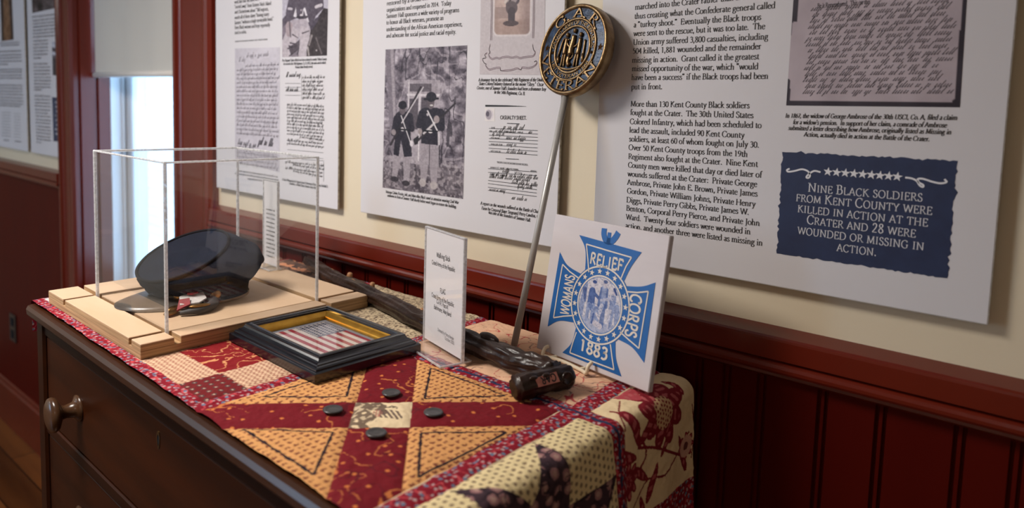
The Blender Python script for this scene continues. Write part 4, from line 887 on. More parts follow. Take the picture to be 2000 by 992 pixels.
mb.build('top', M['woodtop'], D)
ZL = ZF+.16
for s in (-1, 1):
    x0 = -hw+.005 if s < 0 else HR_-.105
    mb = MB(); mb.bbox((x0, .022, ZF), (x0+.10, .13, ZQ-.055), .012, DR, DC); mb.build('corner_post', M['wood'], D)
    mb = MB(); mb.bbox((x0, dep-.11, ZF), (x0+.10, dep-.02, ZQ-.055), .012, DR, DC); mb.build('corner_post', M['wood'], D)
    xs = -hw+.02 if s < 0 else HR_-.05
    mb = MB(); mb.bbox((xs, .1, ZL), (xs+.03, dep-.06, ZQ-.055), .004, DR, DC); mb.build('side_panel', M['wood'], D)
mb = MB(); mb.bbox((-hw+.06, dep-.06, ZL), (HR_-.06, dep-.035, ZQ-.055), .004, DR, DC); mb.build('back_panel', M['wood'], D)
rails = [(ZQ-.055, -.150), (-.575, -.632), (-1.115, -1.17), (-1.73, -1.785), (-2.42, -2.6)]
for (a, b) in rails:
    mb = MB(); mb.bbox((-hw+.09, .030, b), (HR_-.09, .12, a), .006, DR, DC); mb.build('front_rail', M['wood'], D)
for (a, b) in ((-.154, -.571), (-.636, -1.111), (-1.174, -1.726), (-1.789, -2.416)):
    mb = MB(); mb.bbox((-hw+.112, .036, b), (HR_-.112, .075, a), .005, DR, DC); mb.box((-hw+.13, .075, b+.03), (HR_-.13, dep-.1, a-.03), DR, DC); dr_ = mb.build('drawer', M['wooddr'], D)
    zk = (a+b)/2-.012
    for s in (-1, 1):
        kx = s*.845; o = np.array((kx, .036, zk)) @ DR.T+DC; ax = np.array((0, -1.0, 0)) @ DR.T
        mb = MB(); mb.lathe([(.058, -.004), (.060, .006), (.044, .014), (.034, .022), (.028, .050), (.030, .066), (.052, .078), (.070, .086), (.076, .098), (.073, .110), (.058, .119), (.03, .124), (.002, .125)], o, ax, 26); mb.build('knob', M['knob'], dr_)
    zz = a-.075; mb = MB(); E = []
    for k in range(16):
        t = 2*PI*k/16; E.append((.016*math.cos(t)*(1 if math.sin(t) > 0 else .8), .034*math.sin(t)))
    V = [np.array((x*q, .034, zz+y*q)) @ DR.T+DC for q in (1, .62) for x, y in E]+[np.array((x*q, .0355, zz+y*q)) @ DR.T+DC for q in (1,) for x, y in E]
    mb.add(V, [(i, (i+1) % 16, 16+(i+1) % 16, 16+i) for i in range(16)]+[(i, 32+i, 32+(i+1) % 16, (i+1) % 16) for i in range(16)]); esc = mb.build('escutcheon', M['brass'], dr_)
    mb = MB(); mb.add([np.array((x*.62, .0352, zz+y*.62)) @ DR.T+DC for x, y in E], [tuple(range(16))]); mb.build('keyhole', M['feltb'], esc)

# ------------------------------------------------------------------ quilt
XF = -1.165; FR = .055; DROP = .98; XQ0 = -3.955
def quilt():
    st = .0030
    us = np.concatenate([np.arange(XQ0-.16, -2.6, .0040), np.arange(-2.6, XF+DROP, st)]); nv = int(1.46/st)
    uu, tt = np.meshgrid(us, np.linspace(0, 1, nv))
    y0 = 1.068+.016+(np.minimum(uu, XF)-DO[0])*math.tan(DA); y1 = 2.500+(np.minimum(uu, XF)-DO[0])*math.tan(DA)*1.0
    y0 = y0+.010*(fbm(uu*7, uu*0, 3)-.5); y1 = y1+.02*(fbm(uu*6, uu*0+9, 5)-.5)
    vv = y0+(y1-y0)*tt
    # -- shape
    a = np.maximum(uu-XF, 0); th = np.minimum(a/FR, PI/2); rest = np.maximum(a-FR*PI/2, 0)
    X = np.minimum(uu, XF)+FR*np.sin(th); Z = -FR*(1-np.cos(th))-rest
    wave = .030*np.sin(vv*7.5+.6)+.018*np.sin(vv*17+1.3)+.02*(fbm(vv*5, uu*3, 8)-.5); k = np.clip(rest/.5, 0, 1)
    X = X+k*(.035+wave)
    l = np.maximum(XQ0+.02-uu, 0); thl = np.minimum(l/.03, PI/2); restl = np.maximum(l-.03*PI/2, 0)
    X = np.where(l > 0, XQ0+.02-.03*np.sin(thl), X); Z = np.where(l > 0, -.03*(1-np.cos(thl))-restl, Z)
    # quilted relief: seams sink, patches puff
    cx, cy = -1.735, 1.468
    p = uu-cx; q = vv-cy; seam = np.minimum(np.abs(np.abs(p-q)-.134), np.abs(np.abs(p+q)-.134))
    inb = (uu > -2.2) & (uu < -1.30) & (vv < 1.90)
    bs = np.minimum.reduce([np.abs(uu+1.33), np.abs(uu+1.255), np.abs(uu+2.24), np.abs(uu+2.18), np.abs(vv-1.895), np.abs(vv-1.965)])
    seam = np.where(inb, np.minimum(seam, bs), bs); puff = 1-np.exp(-(seam/.022))
    hgt = -.007*(1-puff)+.007*(fbm(uu*16, vv*16, 11, 3)-.5)+.003*(fbm(uu*60, vv*60, 17, 2)-.5)
    nx = np.sin(th); nz = np.cos(th)
    # -- colours
    col = np.zeros(uu.shape+(3,)); col[:] = (206, 186, 152)
    def put(mask, c):
        m_ = np.clip(np.asarray(mask, float), 0, 1)[..., None]; col[:] = col*(1-m_)+np.asarray(c, float)*m_
    def ridge(s, sc, wd, warp=1.2): return np.abs(vn(uu*sc+warp*fbm(uu*sc*.7, vv*sc*.7, s+50), vv*sc+warp*fbm(uu*sc*.7+7, vv*sc*.7, s+60), s)-.5) < wd
    def dots(sc, r, s=0, asp=1.0, jit=0.0):
        gx = uu/sc; gy = vv/(sc*asp); gx = gx+.5*(np.floor(gy) % 2); ix = np.floor(gx); iy = np.floor(gy)
        ox = (_h(ix, iy, s)-.5)*jit; oy = (_h(ix, iy, s+1)-.5)*jit
        return np.hypot((gx-ix-.5-ox), (gy-iy-.5-oy)*asp) < r
    blk = lambda x0, x1, yA, yB: (uu > x0) & (uu <= x1) & (vv > yA) & (vv <= yB)
    # back-left: speckled tan
    r = blk(-3.1, -2.2, 1.93, 9); put(r, (206, 186, 154)); put(r & (fbm(uu*120, vv*120, 2, 2) > .60), (118, 98, 84)); put(r & (fbm(uu*95, vv*95, 7, 2) > .64), (156, 136, 112))
    # back-far-left: brown and rust stripes
    r = blk(-9, -3.1, 1.93, 9); s_ = np.sin(vv*52+fbm(uu*6, vv*6, 4)*2); put(r, (110, 82, 70)); put(r & (s_ > .2), (206, 140, 104)); put(r & (fbm(uu*30, vv*50, 9) > .58), (66, 52, 52))
    # back-middle: pink toile
    r = blk(-2.2, -1.29, 1.93, 9); put(r, (222, 178, 146)); put(r & ridge(21, 17, .030) & (fbm(uu*7, vv*7, 5) > .54), (186, 64, 70)); put(r & ridge(22, 30, .03) & (fbm(uu*6+4, vv*6, 8) > .5), (150, 116, 104))
    # left blocks: checker of woven tan, paisley red
    def woven(r):
        zz = (np.abs(((uu*48) % 1)-.5)*1.2+vv*46) % 1; put(r, (212, 178, 148)); put(r & (zz < .42), (166, 116, 96))
    def paisley(r):
        put(r, (128, 22, 28)); put(r & ridge(31, 20, .040, 2.2), (206, 142, 96)); put(r & ridge(33, 34, .035, 1.5) & (fbm(uu*9, vv*9, 4) > .5), (196, 120, 84))
    def darkred(r):
        put(r, (112, 28, 30)); zz = (uu+vv)*70; put(r & ((zz % 1) < .35), (104, 24, 30)); put(r & dots(.034, .26, 4), (74, 66, 66)); put(r & dots(.034, .12, 4), (190, 150, 130))
    X0, Y0, cs = -2.42, 1.28, .29
    for i in range(-6, 2):
        for j in range(-2, 3):
            r = blk(X0+i*cs, X0+(i+1)*cs, Y0+j*cs, Y0+(j+1)*cs) & (vv < 1.93) & (uu < -2.22)
            k = (i+j) % 2
            if k == 0: (darkred if (j % 2) else woven)(r) if (i == 0 and j == 0) or True and (i, j) != (0, -1) else darkred(r)
            else: (paisley if j >= 0 else woven)(r)
    woven(blk(-2.42, -2.2, 1.28, 1.62)); darkred(blk(-2.42, -2.2, .9, 1.28)); paisley(blk(-2.74, -2.42, 1.28, 1.62)); woven(blk(-2.88, -2.42, .9, 1.28))
    # blue and white strip along the front left
    r = blk(-9, -3.0, 1.06, 1.185); put(r & (uu < -3.25), (64, 84, 124)); put(r & (uu < -3.25) & (fbm(uu*70, vv*70, 6, 2) > .58), (150, 160, 180)); put(blk(-3.25, -2.9, 1.06, 1.2), (214, 160, 150)); put(blk(-9, -3.78, 1.1, 1.6), (206, 190, 188))
    # centre block
    r = blk(-2.18, -1.33, 0, 1.90); put(r, (212, 154, 96))
    gx = uu/.0255; gy = vv/.0285; fx = gx-np.floor(gx); fy = gy-np.floor(gy); wv = (vn(uu*120, vv*120, 3)-.5)*.3
    mk = (np.abs(fx-.5+wv) < .12) & (np.abs(fy-.5) < .30) | (np.abs(fy-.35+wv) < .10) & (np.abs(fx-.5) < .26)
    put(r & mk, (124, 66, 48))
    arm = r & ((np.abs(p-q) < .134) | (np.abs(p+q) < .134)); put(arm, (112, 15, 27))
    put(arm & ridge(41, 15, .020, 1.8) & (fbm(uu*6, vv*6, 4) > .42), (190, 110, 60)); put(arm & ridge(43, 22, .03, 1.2) & (fbm(uu*9+3, vv*9, 6) > .55), (92, 14, 26)); put(arm & dots(.075, .085, 12, 1, .8), (206, 118, 62))
    # running-stitch triangles
    def seg(x0, y0_, x1, y1_, wd=.0042):
        dx, dy = x1-x0, y1_-y0_; L = math.hypot(dx, dy); t = ((uu-x0)*dx+(vv-y0_)*dy)/(L*L); wob = .004*np.sin(t*L*90)
        d = np.abs((uu-x0)*dy-(vv-y0_)*dx)/L; return (t > 0) & (t < 1) & (d+wob*.25 < wd)
    for T in (((-1.91, 1.855), (-1.72, 1.645), (-1.535, 1.855)), ((-1.535, 1.455), (-1.352, 1.645), (-1.352, 1.275)), ((-1.955, 1.105), (-1.735, 1.278), (-1.565, 1.09)), ((-1.92, 1.468), (-2.125, 1.275), (-2.125, 1.66))):
        for i in range(3): put(seg(*T[i], *T[(i+1) % 3]), (34, 22, 34))
    # centre patch: cream print with sketched spread wing
    r = (np.abs(p-q) < .134) & (np.abs(p+q) < .134); put(r, (226, 204, 166))
    s1 = (p+q)/.268; s2 = (q-p)/.268            # s1: to the right in view, s2: away
    put(r & (fbm(uu*40, vv*40, 15, 3)+.5*np.clip(-s1*1.6, -.6, .6)+.45*np.clip(s2+.15, -.5, .4) > .62), (116, 98, 82)); put(r & (fbm(uu*80, vv*60, 25, 2) > .62) & (s1 < -.05) & (s2 > -.35), (196, 176, 146))
    e = np.hypot((s1-.06)/.30, (s2+.16)/.30); put(r & (e < 1) & (s2 > -.18-.25*s1) & (s1 > -.05) & (np.sin(s1*75+s2*30) > -.1), (104, 84, 76)); put(r & (np.hypot((s1+.07)/.08, (s2+.02)/.14) < 1) & (np.sin(s1*120) > 0), (178, 112, 100))
    # right block: cream dotted ground and dark star
    r = blk(-1.255, 9, 0, 1.90); put(r, (226, 206, 158)); put(r & (dots(.0245, .23, 5) | dots(.0245, .30, 5, 1.0, .0) & (np.sin(uu*300) > .3)), (138, 116, 92))
    du = uu+.81; dv = vv-1.468; R_ = np.hypot(du, dv); A_ = np.arctan2(dv, du); aa = (A_+PI/8+PI/4*100) % (PI/4)-PI/8+0
    aa = ((A_-PI/8) % (PI/4)); aa = np.minimum(aa, PI/4-aa)          # angle from the nearest tip axis
    xx = R_*np.cos(aa); yy = R_*np.sin(aa); star_ = r & (yy < np.minimum(xx, .47-xx)*math.tan(PI/8))
    put(star_, (66, 48, 56)); put(star_ & dots(.052, .34, 6, 1, .5), (150, 108, 108)); put(star_ & dots(.052, .17, 6, 1, .5), (176, 140, 130)); put(star_ & ridge(51, 40, .07), (50, 36, 44)); put(star_ & (xx < .20), (120, 16, 28))
    # floral toile on cream over the back right corner
    r = blk(-1.255, 9, 1.93, 9); put(r, (230, 206, 164)); RD = (128, 28, 40); LT = (180, 90, 92)
    def petal(c0, c1, ang, ln, wd, c): 
        ca, sa = math.cos(ang), math.sin(ang); a_ = (uu-c0)*ca+(vv-c1)*sa; b_ = -(uu-c0)*sa+(vv-c1)*ca
        put(r & (np.hypot((a_-ln/2)/(ln/2), b_/(wd*(.6+.4*np.clip(a_/ln, 0, 1)))) < 1), c)
        put(r & (np.hypot((a_-ln/2)/(ln/2.6), b_/(wd*.45)) < 1) & (np.sin(a_*160+b_*90) > .2), LT)
    def stem(P, wd=.008, c=RD):
        wd *= .6; Q = catmull(P, 6)
        for i in range(len(Q)-1): put(r & seg(*Q[i], *Q[i+1], wd), c)
    stem([(-1.2, 2.0), (-1.08, 2.04), (-.98, 2.10), (-.92, 2.02)], .010); stem([(-.86, 2.40), (-.92, 2.28), (-.98, 2.16), (-1.02, 2.04)], .010); stem([(-.82, 2.0), (-.88, 2.12), (-.86, 2.25), (-.95, 2.42)], .008); stem([(-1.22, 2.1), (-1.16, 2.0), (-1.1, 1.97)], .006); stem([(-1.05, 2.44), (-.95, 2.46), (-.84, 2.44)], .006)
    for k in range(9): petal(-1.10, 2.23, k*2*PI/9+.3, .145, .042, RD)
    put(r & (np.hypot(uu+1.085, vv-2.225) < .06), (206, 170, 130)); put(r & (np.hypot(uu+1.085, vv-2.225) < .06) & dots(.017, .30, 31, 1, .3), RD)
    for k, (a_, l_) in enumerate(((2.6, .14), (3.0, .15), (3.5, .12))): petal(-1.17, 2.16, a_, l_, .026, (176, 70, 78))
    for (c0, c1, a_, l_, w_) in ((-1.02, 2.05, 3.4, .16, .030), (-1.02, 2.05, 2.2, .15, .030), (-.99, 2.03, -1.9, .13, .028), (-.93, 2.20, 2.4, .14, .022), (-.92, 2.18, -.5, .14, .024), (-.96, 2.34, .4, .17, .022), (-.88, 2.12, -2.2, .13, .022), (-.84, 2.07, .3, .12, .022), (-1.2, 2.36, .2, .1, .02)): petal(c0, c1, a_, l_, w_, RD)
    for (c0, c1, rr_) in ((-.93, 1.98, .06), (-.90, 2.40, .05)):
        for k in range(8): petal(c0, c1, k*PI/4, rr_*1.1, rr_*.3, RD)
    put(r & (np.hypot(uu+.90, vv-2.40) < .042), (206, 160, 140)); put(r & (np.hypot(uu+.90, vv-2.40) < .016), (110, 60, 56))
    # sashing
    for sx in (-1.293, -2.21, -3.1): 
        m_ = np.abs(uu-sx+.006*np.sin(vv*9)) < (.037 if sx > -2 else .030); 
        if sx < -3: m_ = m_ & (vv > 1.93)
        sash(put, m_, uu, vv, ridge, dots)
    m_ = (np.abs(vv-1.930) < .036) & (uu > -9); sash(put, m_, uu, vv, ridge, dots, True)
    m_ = (vv-y0 < .048) & (uu < -2.24); sash(put, m_, uu, vv, ridge, dots)
    m_ = (uu > -.765) | (uu < XQ0+.03); sash(put, m_, uu, vv, ridge, dots)
    P = np.stack([X+nx*hgt, vv, Z+nz*hgt], -1)
    return P, col
def sash(put, m_, uu, vv, ridge, dots, stripe=False):
    put(m_, (130, 16, 36)); put(m_ & ridge(61, 46, .05, 1.5), (190, 70, 76)); put(m_ & dots(.024, .22, 14, 1, .9), (176, 150, 152)); put(m_ & dots(.038, .17, 24, 1, .9), (96, 112, 136))
    if stripe: put(m_ & (np.abs(vv-1.922+.004*np.sin(uu*30)) < .0068) & (vn(uu*45, vv*20, 71) > .36), (44, 52, 82))
P, col = quilt(); H_, W_ = P.shape[:2]
QB = np.array([-2.4, 1.8, 0])
q_o = gridmesh('patchwork_quilt', P, col, {'_b': world(QB)}, M['quilt']) if False else None
Q = bpy.data.objects.new('patchwork_quilt', None); C.objects.link(Q); Q.location = [float(x) for x in world(QB)]; Q['_b'] = [float(x) for x in world(QB)]
tag(Q, 'red, orange and cream patchwork quilt spread over the dresser top', 'quilt')
gridmesh('quilt_top', P, col, Q, M['quilt'])
for (x, y) in ((-1.82, 1.58), (-1.85, 1.36), (-1.60, 1.57), (-1.62, 1.35)):
    mb = MB(); mb.lathe([(.024, .0), (.030, .002), (.0325, .006), (.031, .009), (.025, .0095), (.021, .0075), (.010, .0072), (.002, .0075)], (x, y, .004), (0.03, 0.02, 1), 22)
    b = mb.build('button', M['button'], Q)

# ------------------------------------------------------------------ plywood base and acrylic case
BF = np.array([-2.752, 1.139, 0]); BX = np.array([.9997, -.0243, 0]); BYv = np.array([.0243, .9997, 0]); BR = np.stack([BX, BYv, [0, 0, 1.0]], 1)
BT = thing('display_base', (-3.27, 1.69, 0), 'pale plywood base with crossing grooves holding the clear case', 'display base')
A0, A1, B0, B1, GW, BW, BD, ZB = -.855, -.100, .140, .842, .026, 1.075, 1.068, .062
mb = MB(); mb.bbox((-BW, 0, .001), (0, BD, .034), .002, BR, BF); lower = mb.build('bottom_board', M['plyedge'], BT)
xs = [(-BW, A0-GW/2), (A0+GW/2, A1-GW/2), (A1+GW/2, 0)]; ys = [(0, B0-GW/2), (B0+GW/2, B1-GW/2), (B1+GW/2, BD)]
for i, (x0, x1) in enumerate(xs):
    for j, (y0, y1) in enumerate(ys):
        cen = i == 1 and j == 1; zt = ZB-.006 if cen else ZB
        mb = MB(); mb.bbox((x0, y0, .034), (x1, y1, zt-.006), .001, BR, BF); e = mb.build('plywood_block' if not cen else 'plywood_floor', M['plyedge'], BT)
        mb = MB(); mb.bbox((x0, y0, zt-.006), (x1, y1, zt), .0018, BR, BF); mb.build('face_veneer', M['ply'], e)
AC = thing('acrylic_display_case', (-3.22, 1.63, .035), 'clear acrylic display case covering the dark wool cap', 'display case')
ZA0, ZA1, TH = .036, .748, .012
for nm, a, b in (('wall_panel', (A0, B0-TH/2, ZA0), (A1, B0+TH/2, ZA1-TH)), ('wall_panel', (A0, B1-TH/2, ZA0), (A1, B1+TH/2, ZA1-TH)), ('wall_panel', (A0-TH/2, B0-TH/2, ZA0), (A0+TH/2, B1+TH/2, ZA1-TH)), ('wall_panel', (A1-TH/2, B0-TH/2, ZA0), (A1+TH/2, B1+TH/2, ZA1-TH)), ('top_panel', (A0-TH/2, B0-TH/2, ZA1-TH), (A1+TH/2, B1+TH/2, ZA1))):
    # each panel is one sheet surface; its thickness shows at the polished edges
    mb = MB(); c = [(a[0]+b[0])/2, (a[1]+b[1])/2, (a[2]+b[2])/2]; ext = [b[k]-a[k] for k in range(3)]; ax = int(np.argmin(ext)); a2 = list(a); b2 = list(b); a2[ax] = c[ax]; b2[ax] = c[ax]
    o1, o2 = [k for k in range(3) if k != ax]; V = []
    for u_, v_ in ((0, 0), (1, 0), (1, 1), (0, 1)):
        p_ = [0, 0, 0]; p_[ax] = c[ax]; p_[o1] = (a2, b2)[u_][o1]; p_[o2] = (a2, b2)[v_][o2]; V.append(np.array(p_, float) @ BR.T+BF)
    mb.add(V, [(0, 1, 2, 3)]); mb.build(nm, M['acry'], AC)
ew = .0065
for x in (A0, A1):
    for y in (B0, B1):
        mb = MB(); mb.bbox((x-ew, y-ew, ZA0), (x+ew, y+ew, ZA1), .003, BR, BF); mb.build('polished_edge', M['acryedge'], AC)
for x in (A0, A1):
    mb = MB(); mb.bbox((x-ew*.55, B0, ZA1-ew*1.4), (x+ew*.55, B1, ZA1), .003, BR, BF); mb.build('polished_edge', M['acryedge'], AC)
for y in (B0, B1):
    mb = MB(); mb.bbox((A0, y-ew*.55, ZA1-ew*1.4), (A1, y+ew*.55, ZA1), .003, BR, BF); mb.build('polished_edge', M['acryedge'], AC)

# ------------------------------------------------------------------ the cap in the case
ZK = ZB-.006
KC = np.array([-3.27, 1.645, ZK]); KA = math.radians(-96); kf = np.array([math.cos(KA), math.sin(KA), 0]); ks = np.array([-math.sin(KA), math.cos(KA), 0]); kz = np.array([0, 0, 1.0])
K = thing('forage_cap', KC, 'dark navy wool forage cap with leather visor inside the clear case', 'cap')
def kring(cf, z, rf, rs, tilt=0, n=40, sq=2.0, roll=0.0):
    out = []
    for k in range(n):
        t = 2*PI*k/n; c, s = math.cos(t), math.sin(t); f = rf*math.copysign(abs(c)**(2/sq), c); g = rs*math.copysign(abs(s)**(2/sq), s)
        out.append(KC+kf*(cf+f)+ks*g+kz*(z-f*tilt+g*roll))
    return np.array(out)
def loft(rings, cap_top=False, cap_bot=False):
    mb = MB(); n = len(rings[0]); V = np.vstack(rings); F = [(i*n+k, i*n+(k+1) % n, (i+1)*n+(k+1) % n, (i+1)*n+k) for i in range(len(rings)-1) for k in range(n)]
    if cap_top:
        m_ = len(V); V = np.vstack([V, rings[-1].mean(0)[None]]); o = (len(rings)-1)*n; F += [(o+k, o+(k+1) % n, m_) for k in range(n)]
    mb.add(V, F, True); return mb
bt = .062
body = [kring(0, bt, .214, .184), kring(-.002, .080, .244, .208, .13), kring(-.016, .118, .268, .234, .17), kring(.004, .150, .264, .238, .25, roll=-.05), kring(.046, .182, .232, .226, .34, roll=-.10), kring(.078, .202, .206, .208, .42, roll=-.13), kring(.088, .208, .195, .196, .43, roll=-.14)]
for r_i, R_ in enumerate(body[1:5]):
    for k in range(len(R_)): R_[k] += kz*.010*math.sin(k*1.9+r_i*1.3)+kf*.007*math.sin(k*2.7+r_i)
body = list(np.transpose(np.array([catmull(np.array(body)[:, k], 4) for k in range(40)]), (1, 0, 2)))
mb = loft(body); mb.build('crown', M['felt'], K)
disc = [kring(.088, .208, .195, .196, .43, roll=-.14), kring(.088, .213, .188, .189, .42, roll=-.14), kring(.088, .209, .177, .178, .42, roll=-.14), kring(.086, .198, .11, .11, .40, roll=-.14)]; mb = loft(disc, True); mb.build('crown_disc', M['felt'], K)
mb = MB(); rg = kring(.088, .213, .197, .198, .42, 48, roll=-.14); mb.tube(np.vstack([rg, rg[:1]]), .007, 8, False); mb.build('welt', M['feltb'], K)
mb = loft([kring(0, .002, .208, .177), kring(0, .03, .210, .179), kring(0, bt+.004, .215, .183)]); mb.build('band', M['feltb'], K)
mb = loft([kring(0, .0015, .213, .182), kring(0, .014, .214, .183)]); mb.build('sweatband', M['lining'], K)
V = []; F = []; na = 25; nr = 6                       # visor: crescent that dips outward
for i in range(na):
    t = -1.28+2.56*i/(na-1)
    for j in range(nr):
        r = j/(nr-1); wdt = .175*math.cos(t*.98)**.75 if math.cos(t*.98) > 0 else 0
        V.append(KC+kf*(.208*math.cos(t)+wdt*r)+ks*(.178*math.sin(t)*(1+.14*r))+kz*(.034-.026*r*r+.006*math.cos(t)))
for lay in (0, 1):
    o = lay*na*nr
    F += [(o+i*nr+j, o+i*nr+j+1, o+(i+1)*nr+j+1, o+(i+1)*nr+j) for i in range(na-1) for j in range(nr-1)]
V = V+[v-kz*.006 for v in V]; F += [(i*nr+nr-1, na*nr+i*nr+nr-1, na*nr+(i+1)*nr+nr-1, (i+1)*nr+nr-1) for i in range(na-1)]
mb = MB(); mb.add(V, F, True); mb.build('visor', M['leather'], K)
arc = [kring(0, .048, .220, .188, 0, 80)[k % 80] for k in range(-19, 20)]
mb = MB(); mb.tube(arc, .0085, 8); mb.build('chin_strap', M['leather'], K)
for s in (-1, 1):
    o = KC+kf*.220*math.cos(s*1.5)+ks*.188*math.sin(s*1.5)+kz*.048; ax = ks*s
    mb = MB(); mb.lathe([(.024, 0), (.026, .006), (.022, .013), (.012, .017), (.002, .018)], o, ax, 18); mb.build('side_button', M['brassb'], K)
mb = MB(); o = KC+kf*.20+ks*.20*0+kz*.10
c = KC+kf*.218*math.cos(.75)+ks*.186*math.sin(.75)+kz*.050; mb.lathe([(.017, 0), (.019, .007), (.012, .012), (.002, .013)], c, kf*.75+ks*.66, 14); mb.build('strap_slide', M['brassb'], K)
mb = MB()
for s in (-1, 1):                                     # small wreath badge on the crown front
    q = [KC+kf*(.226+.010)+ks*s*(.008+.05*t)+kz*(.085+.035*t*t) for t in np.linspace(0, 1, 7)]; mb.tube(q, .005, 6)
    for t in (.3, .6, .9): mb.blob(KC+kf*.238+ks*s*(.008+.05*t)+kz*(.092+.035*t*t), (.007, .007, .012), None, 8, 5)
mb.build('wreath_badge', M['brassb'], K)

# ------------------------------------------------------------------ ribbon badge lying in the case
a = onz(326, 618, ZK); b = onz(424, 604, ZK); rd = (b-a); Lr = np.linalg.norm(rd); rx = rd/Lr; ry = np.cross(kz, rx)
Bd = thing('ribbon_badge', (a+b)/2, 'small red, white and grey ribbon badge with gilt clasp lying before the cap', 'badge')
def rp(u_, v_, z_): return a+rx*u_*Lr+ry*v_*Lr+kz*z_
mb = MB(); nn = 18
for lo, hi, mname in ((0, 0, ''),): pass
def patch(P_, z_, nm, m_, th=.006):
    mb = MB(); top = [rp(u_, v_, z_+dz) for u_, v_, dz in P_]; n = len(top); bot = [p_-kz*th for p_ in top]
    mb.add(np.array(top+bot), [tuple(range(n)), tuple(range(n, 2*n))[::-1]]+[(i, n+i, n+(i+1) % n, (i+1) % n) for i in range(n)]); return mb.build(nm, m_, Bd)
patch([(.26, .02, .03), (.62, -.06, .035), (.80, .06, .045), (.80, .34, .06), (.52, .42, .06), (.32, .34, .05)], .012, 'white_silk_ribbon', M['ribwhite'])
patch([(.18, -.04, .012), (.44, -.07, .034), (.47, .10, .052), (.28, .18, .046)], .012, 'red_ribbon', M['ribred']); patch([(.46, .26, .063), (.56, .20, .064), (.68, .24, .066), (.62, .38, .068), (.50, .38, .067)], .012, 'red_ribbon', M['ribred'])
mb = MB(); q = catmull([rp(.22, -.14, .014), rp(.45, -.20, .019), rp(.68, -.18, .022), rp(.88, -.04, .026), rp(.97, .16, .028), rp(.84, .30, .034)], 5); mb.tube(q, np.interp(np.linspace(0, 1, len(q)), [0, .3, .8, 1], [.010, .017, .024, .016]), 12); mb.build('rolled_ribbon', M['greyribbon'], Bd)
mb = MB(); mb.blob(rp(.08, .0, .014), (.040, .022, .010), np.stack([rx*.8+ry*.6, -rx*.6+ry*.8, kz], 1)); mb.build('gilt_pendant', M['brassb'], Bd)
mb = MB(); mb.blob(rp(.60, -.19, .040), (.046, .014, .008), np.stack([rx, ry, kz], 1)); mb.build('gilt_clasp', M['brassb'], Bd)
mb = MB(); mb.blob(rp(.16, .14, .022), (.040, .020, .012), np.stack([rx*.8+ry*.6, -rx*.6+ry*.8, kz], 1)); mb.build('gilt_pendant', M['brassb'], Bd)

# ------------------------------------------------------------------ framed flag
FF = np.array([-2.082, 1.452, 0]); FA = math.atan2(1.478-1.452, -2.717+2.082); fx = -np.array([math.cos(FA), math.sin(FA), 0]); fy = np.array([-fx[1], fx[0], 0])*1.0
FW, FD = .638, .492; FRm = np.stack([fx, fy, kz], 1)
FO = FF-fx*FW if False else FF.copy()
FT = thing('framed_flag', FF-fx*FW/2+fy*FD/2, 'small striped flag in a black and gold picture frame lying flat on the quilt', 'picture frame')
def moulding(sec, nm, m_):
    """sec: (inset from the outer edge, height)"""
    mb = MB(); n = len(sec); V = []
    for (cxx, cyy) in ((-1, 0), (0, 0), (0, 1), (-1, 1)):
        for d, h in sec:
            V.append(FF+fx*((-FW+d) if cxx < 0 else -d)+fy*((FD-d) if cyy else d)+kz*h)
    mb.add(V, [(c*n+i, ((c+1) % 4)*n+i, ((c+1) % 4)*n+i+1, c*n+i+1) for c in range(4) for i in range(n-1)]); return mb.build(nm, m_, FT)
moulding([(.004, .004), (.0, .006), (.0, .036), (.004, .040), (.013, .041), (.014, .046), (.018, .051), (.026, .054), (.027, .058), (.036, .061), (.041, .066), (.045, .073), (.046, .078), (.052, .082), (.060, .0825), (.066, .081), (.067, .077), (.073, .075), (.074, .064)], 'frame', M['black'])
moulding([(.072, .066), (.075, .067), (.080, .063), (.092, .056), (.098, .052), (.100, .046), (.100, .038)], 'gold_liner', M['gold'])
mb = MB(); mb.bbox((-FW+.07, .07, .030), (-.07, FD-.07, .036), .001, FRm, FF); mb.build('mount', M['mat_board'], FT)
mb = MB(); mb.add([FF+fx*x+fy*y+kz*.0405 for x, y in ((-FW+.098, .098), (-.098, .098), (-.098, FD-.098), (-FW+.098, FD-.098))], [(0, 1, 2, 3)]); mb.build('glass', M['glass'], FT)
im = Img(150, 90, (196, 184, 176)); x, y = im.x, im.y
for k in range(13):
    if k % 2 == 0: im.rect(0, k/13, 1, (k+1)/13, (150, 46, 58))
im.rect(0, 0, .42, 7/13, (70, 72, 92)); im.mix((np.hypot((x*.42/.42*26) % 1-.5, ((y*13*1.0) % 1)-.5) < .32)*((x < .40) & (y < .52)), (190, 180, 176)); im.noise(20, 22, 5)
im.mesh('flag', [FF+fx*x+fy*y for x, y in ((-FW+.125, FD-.118), (-.12, FD-.118), (-.12, .112), (-FW+.125, .112))], kz, FT, .0365)

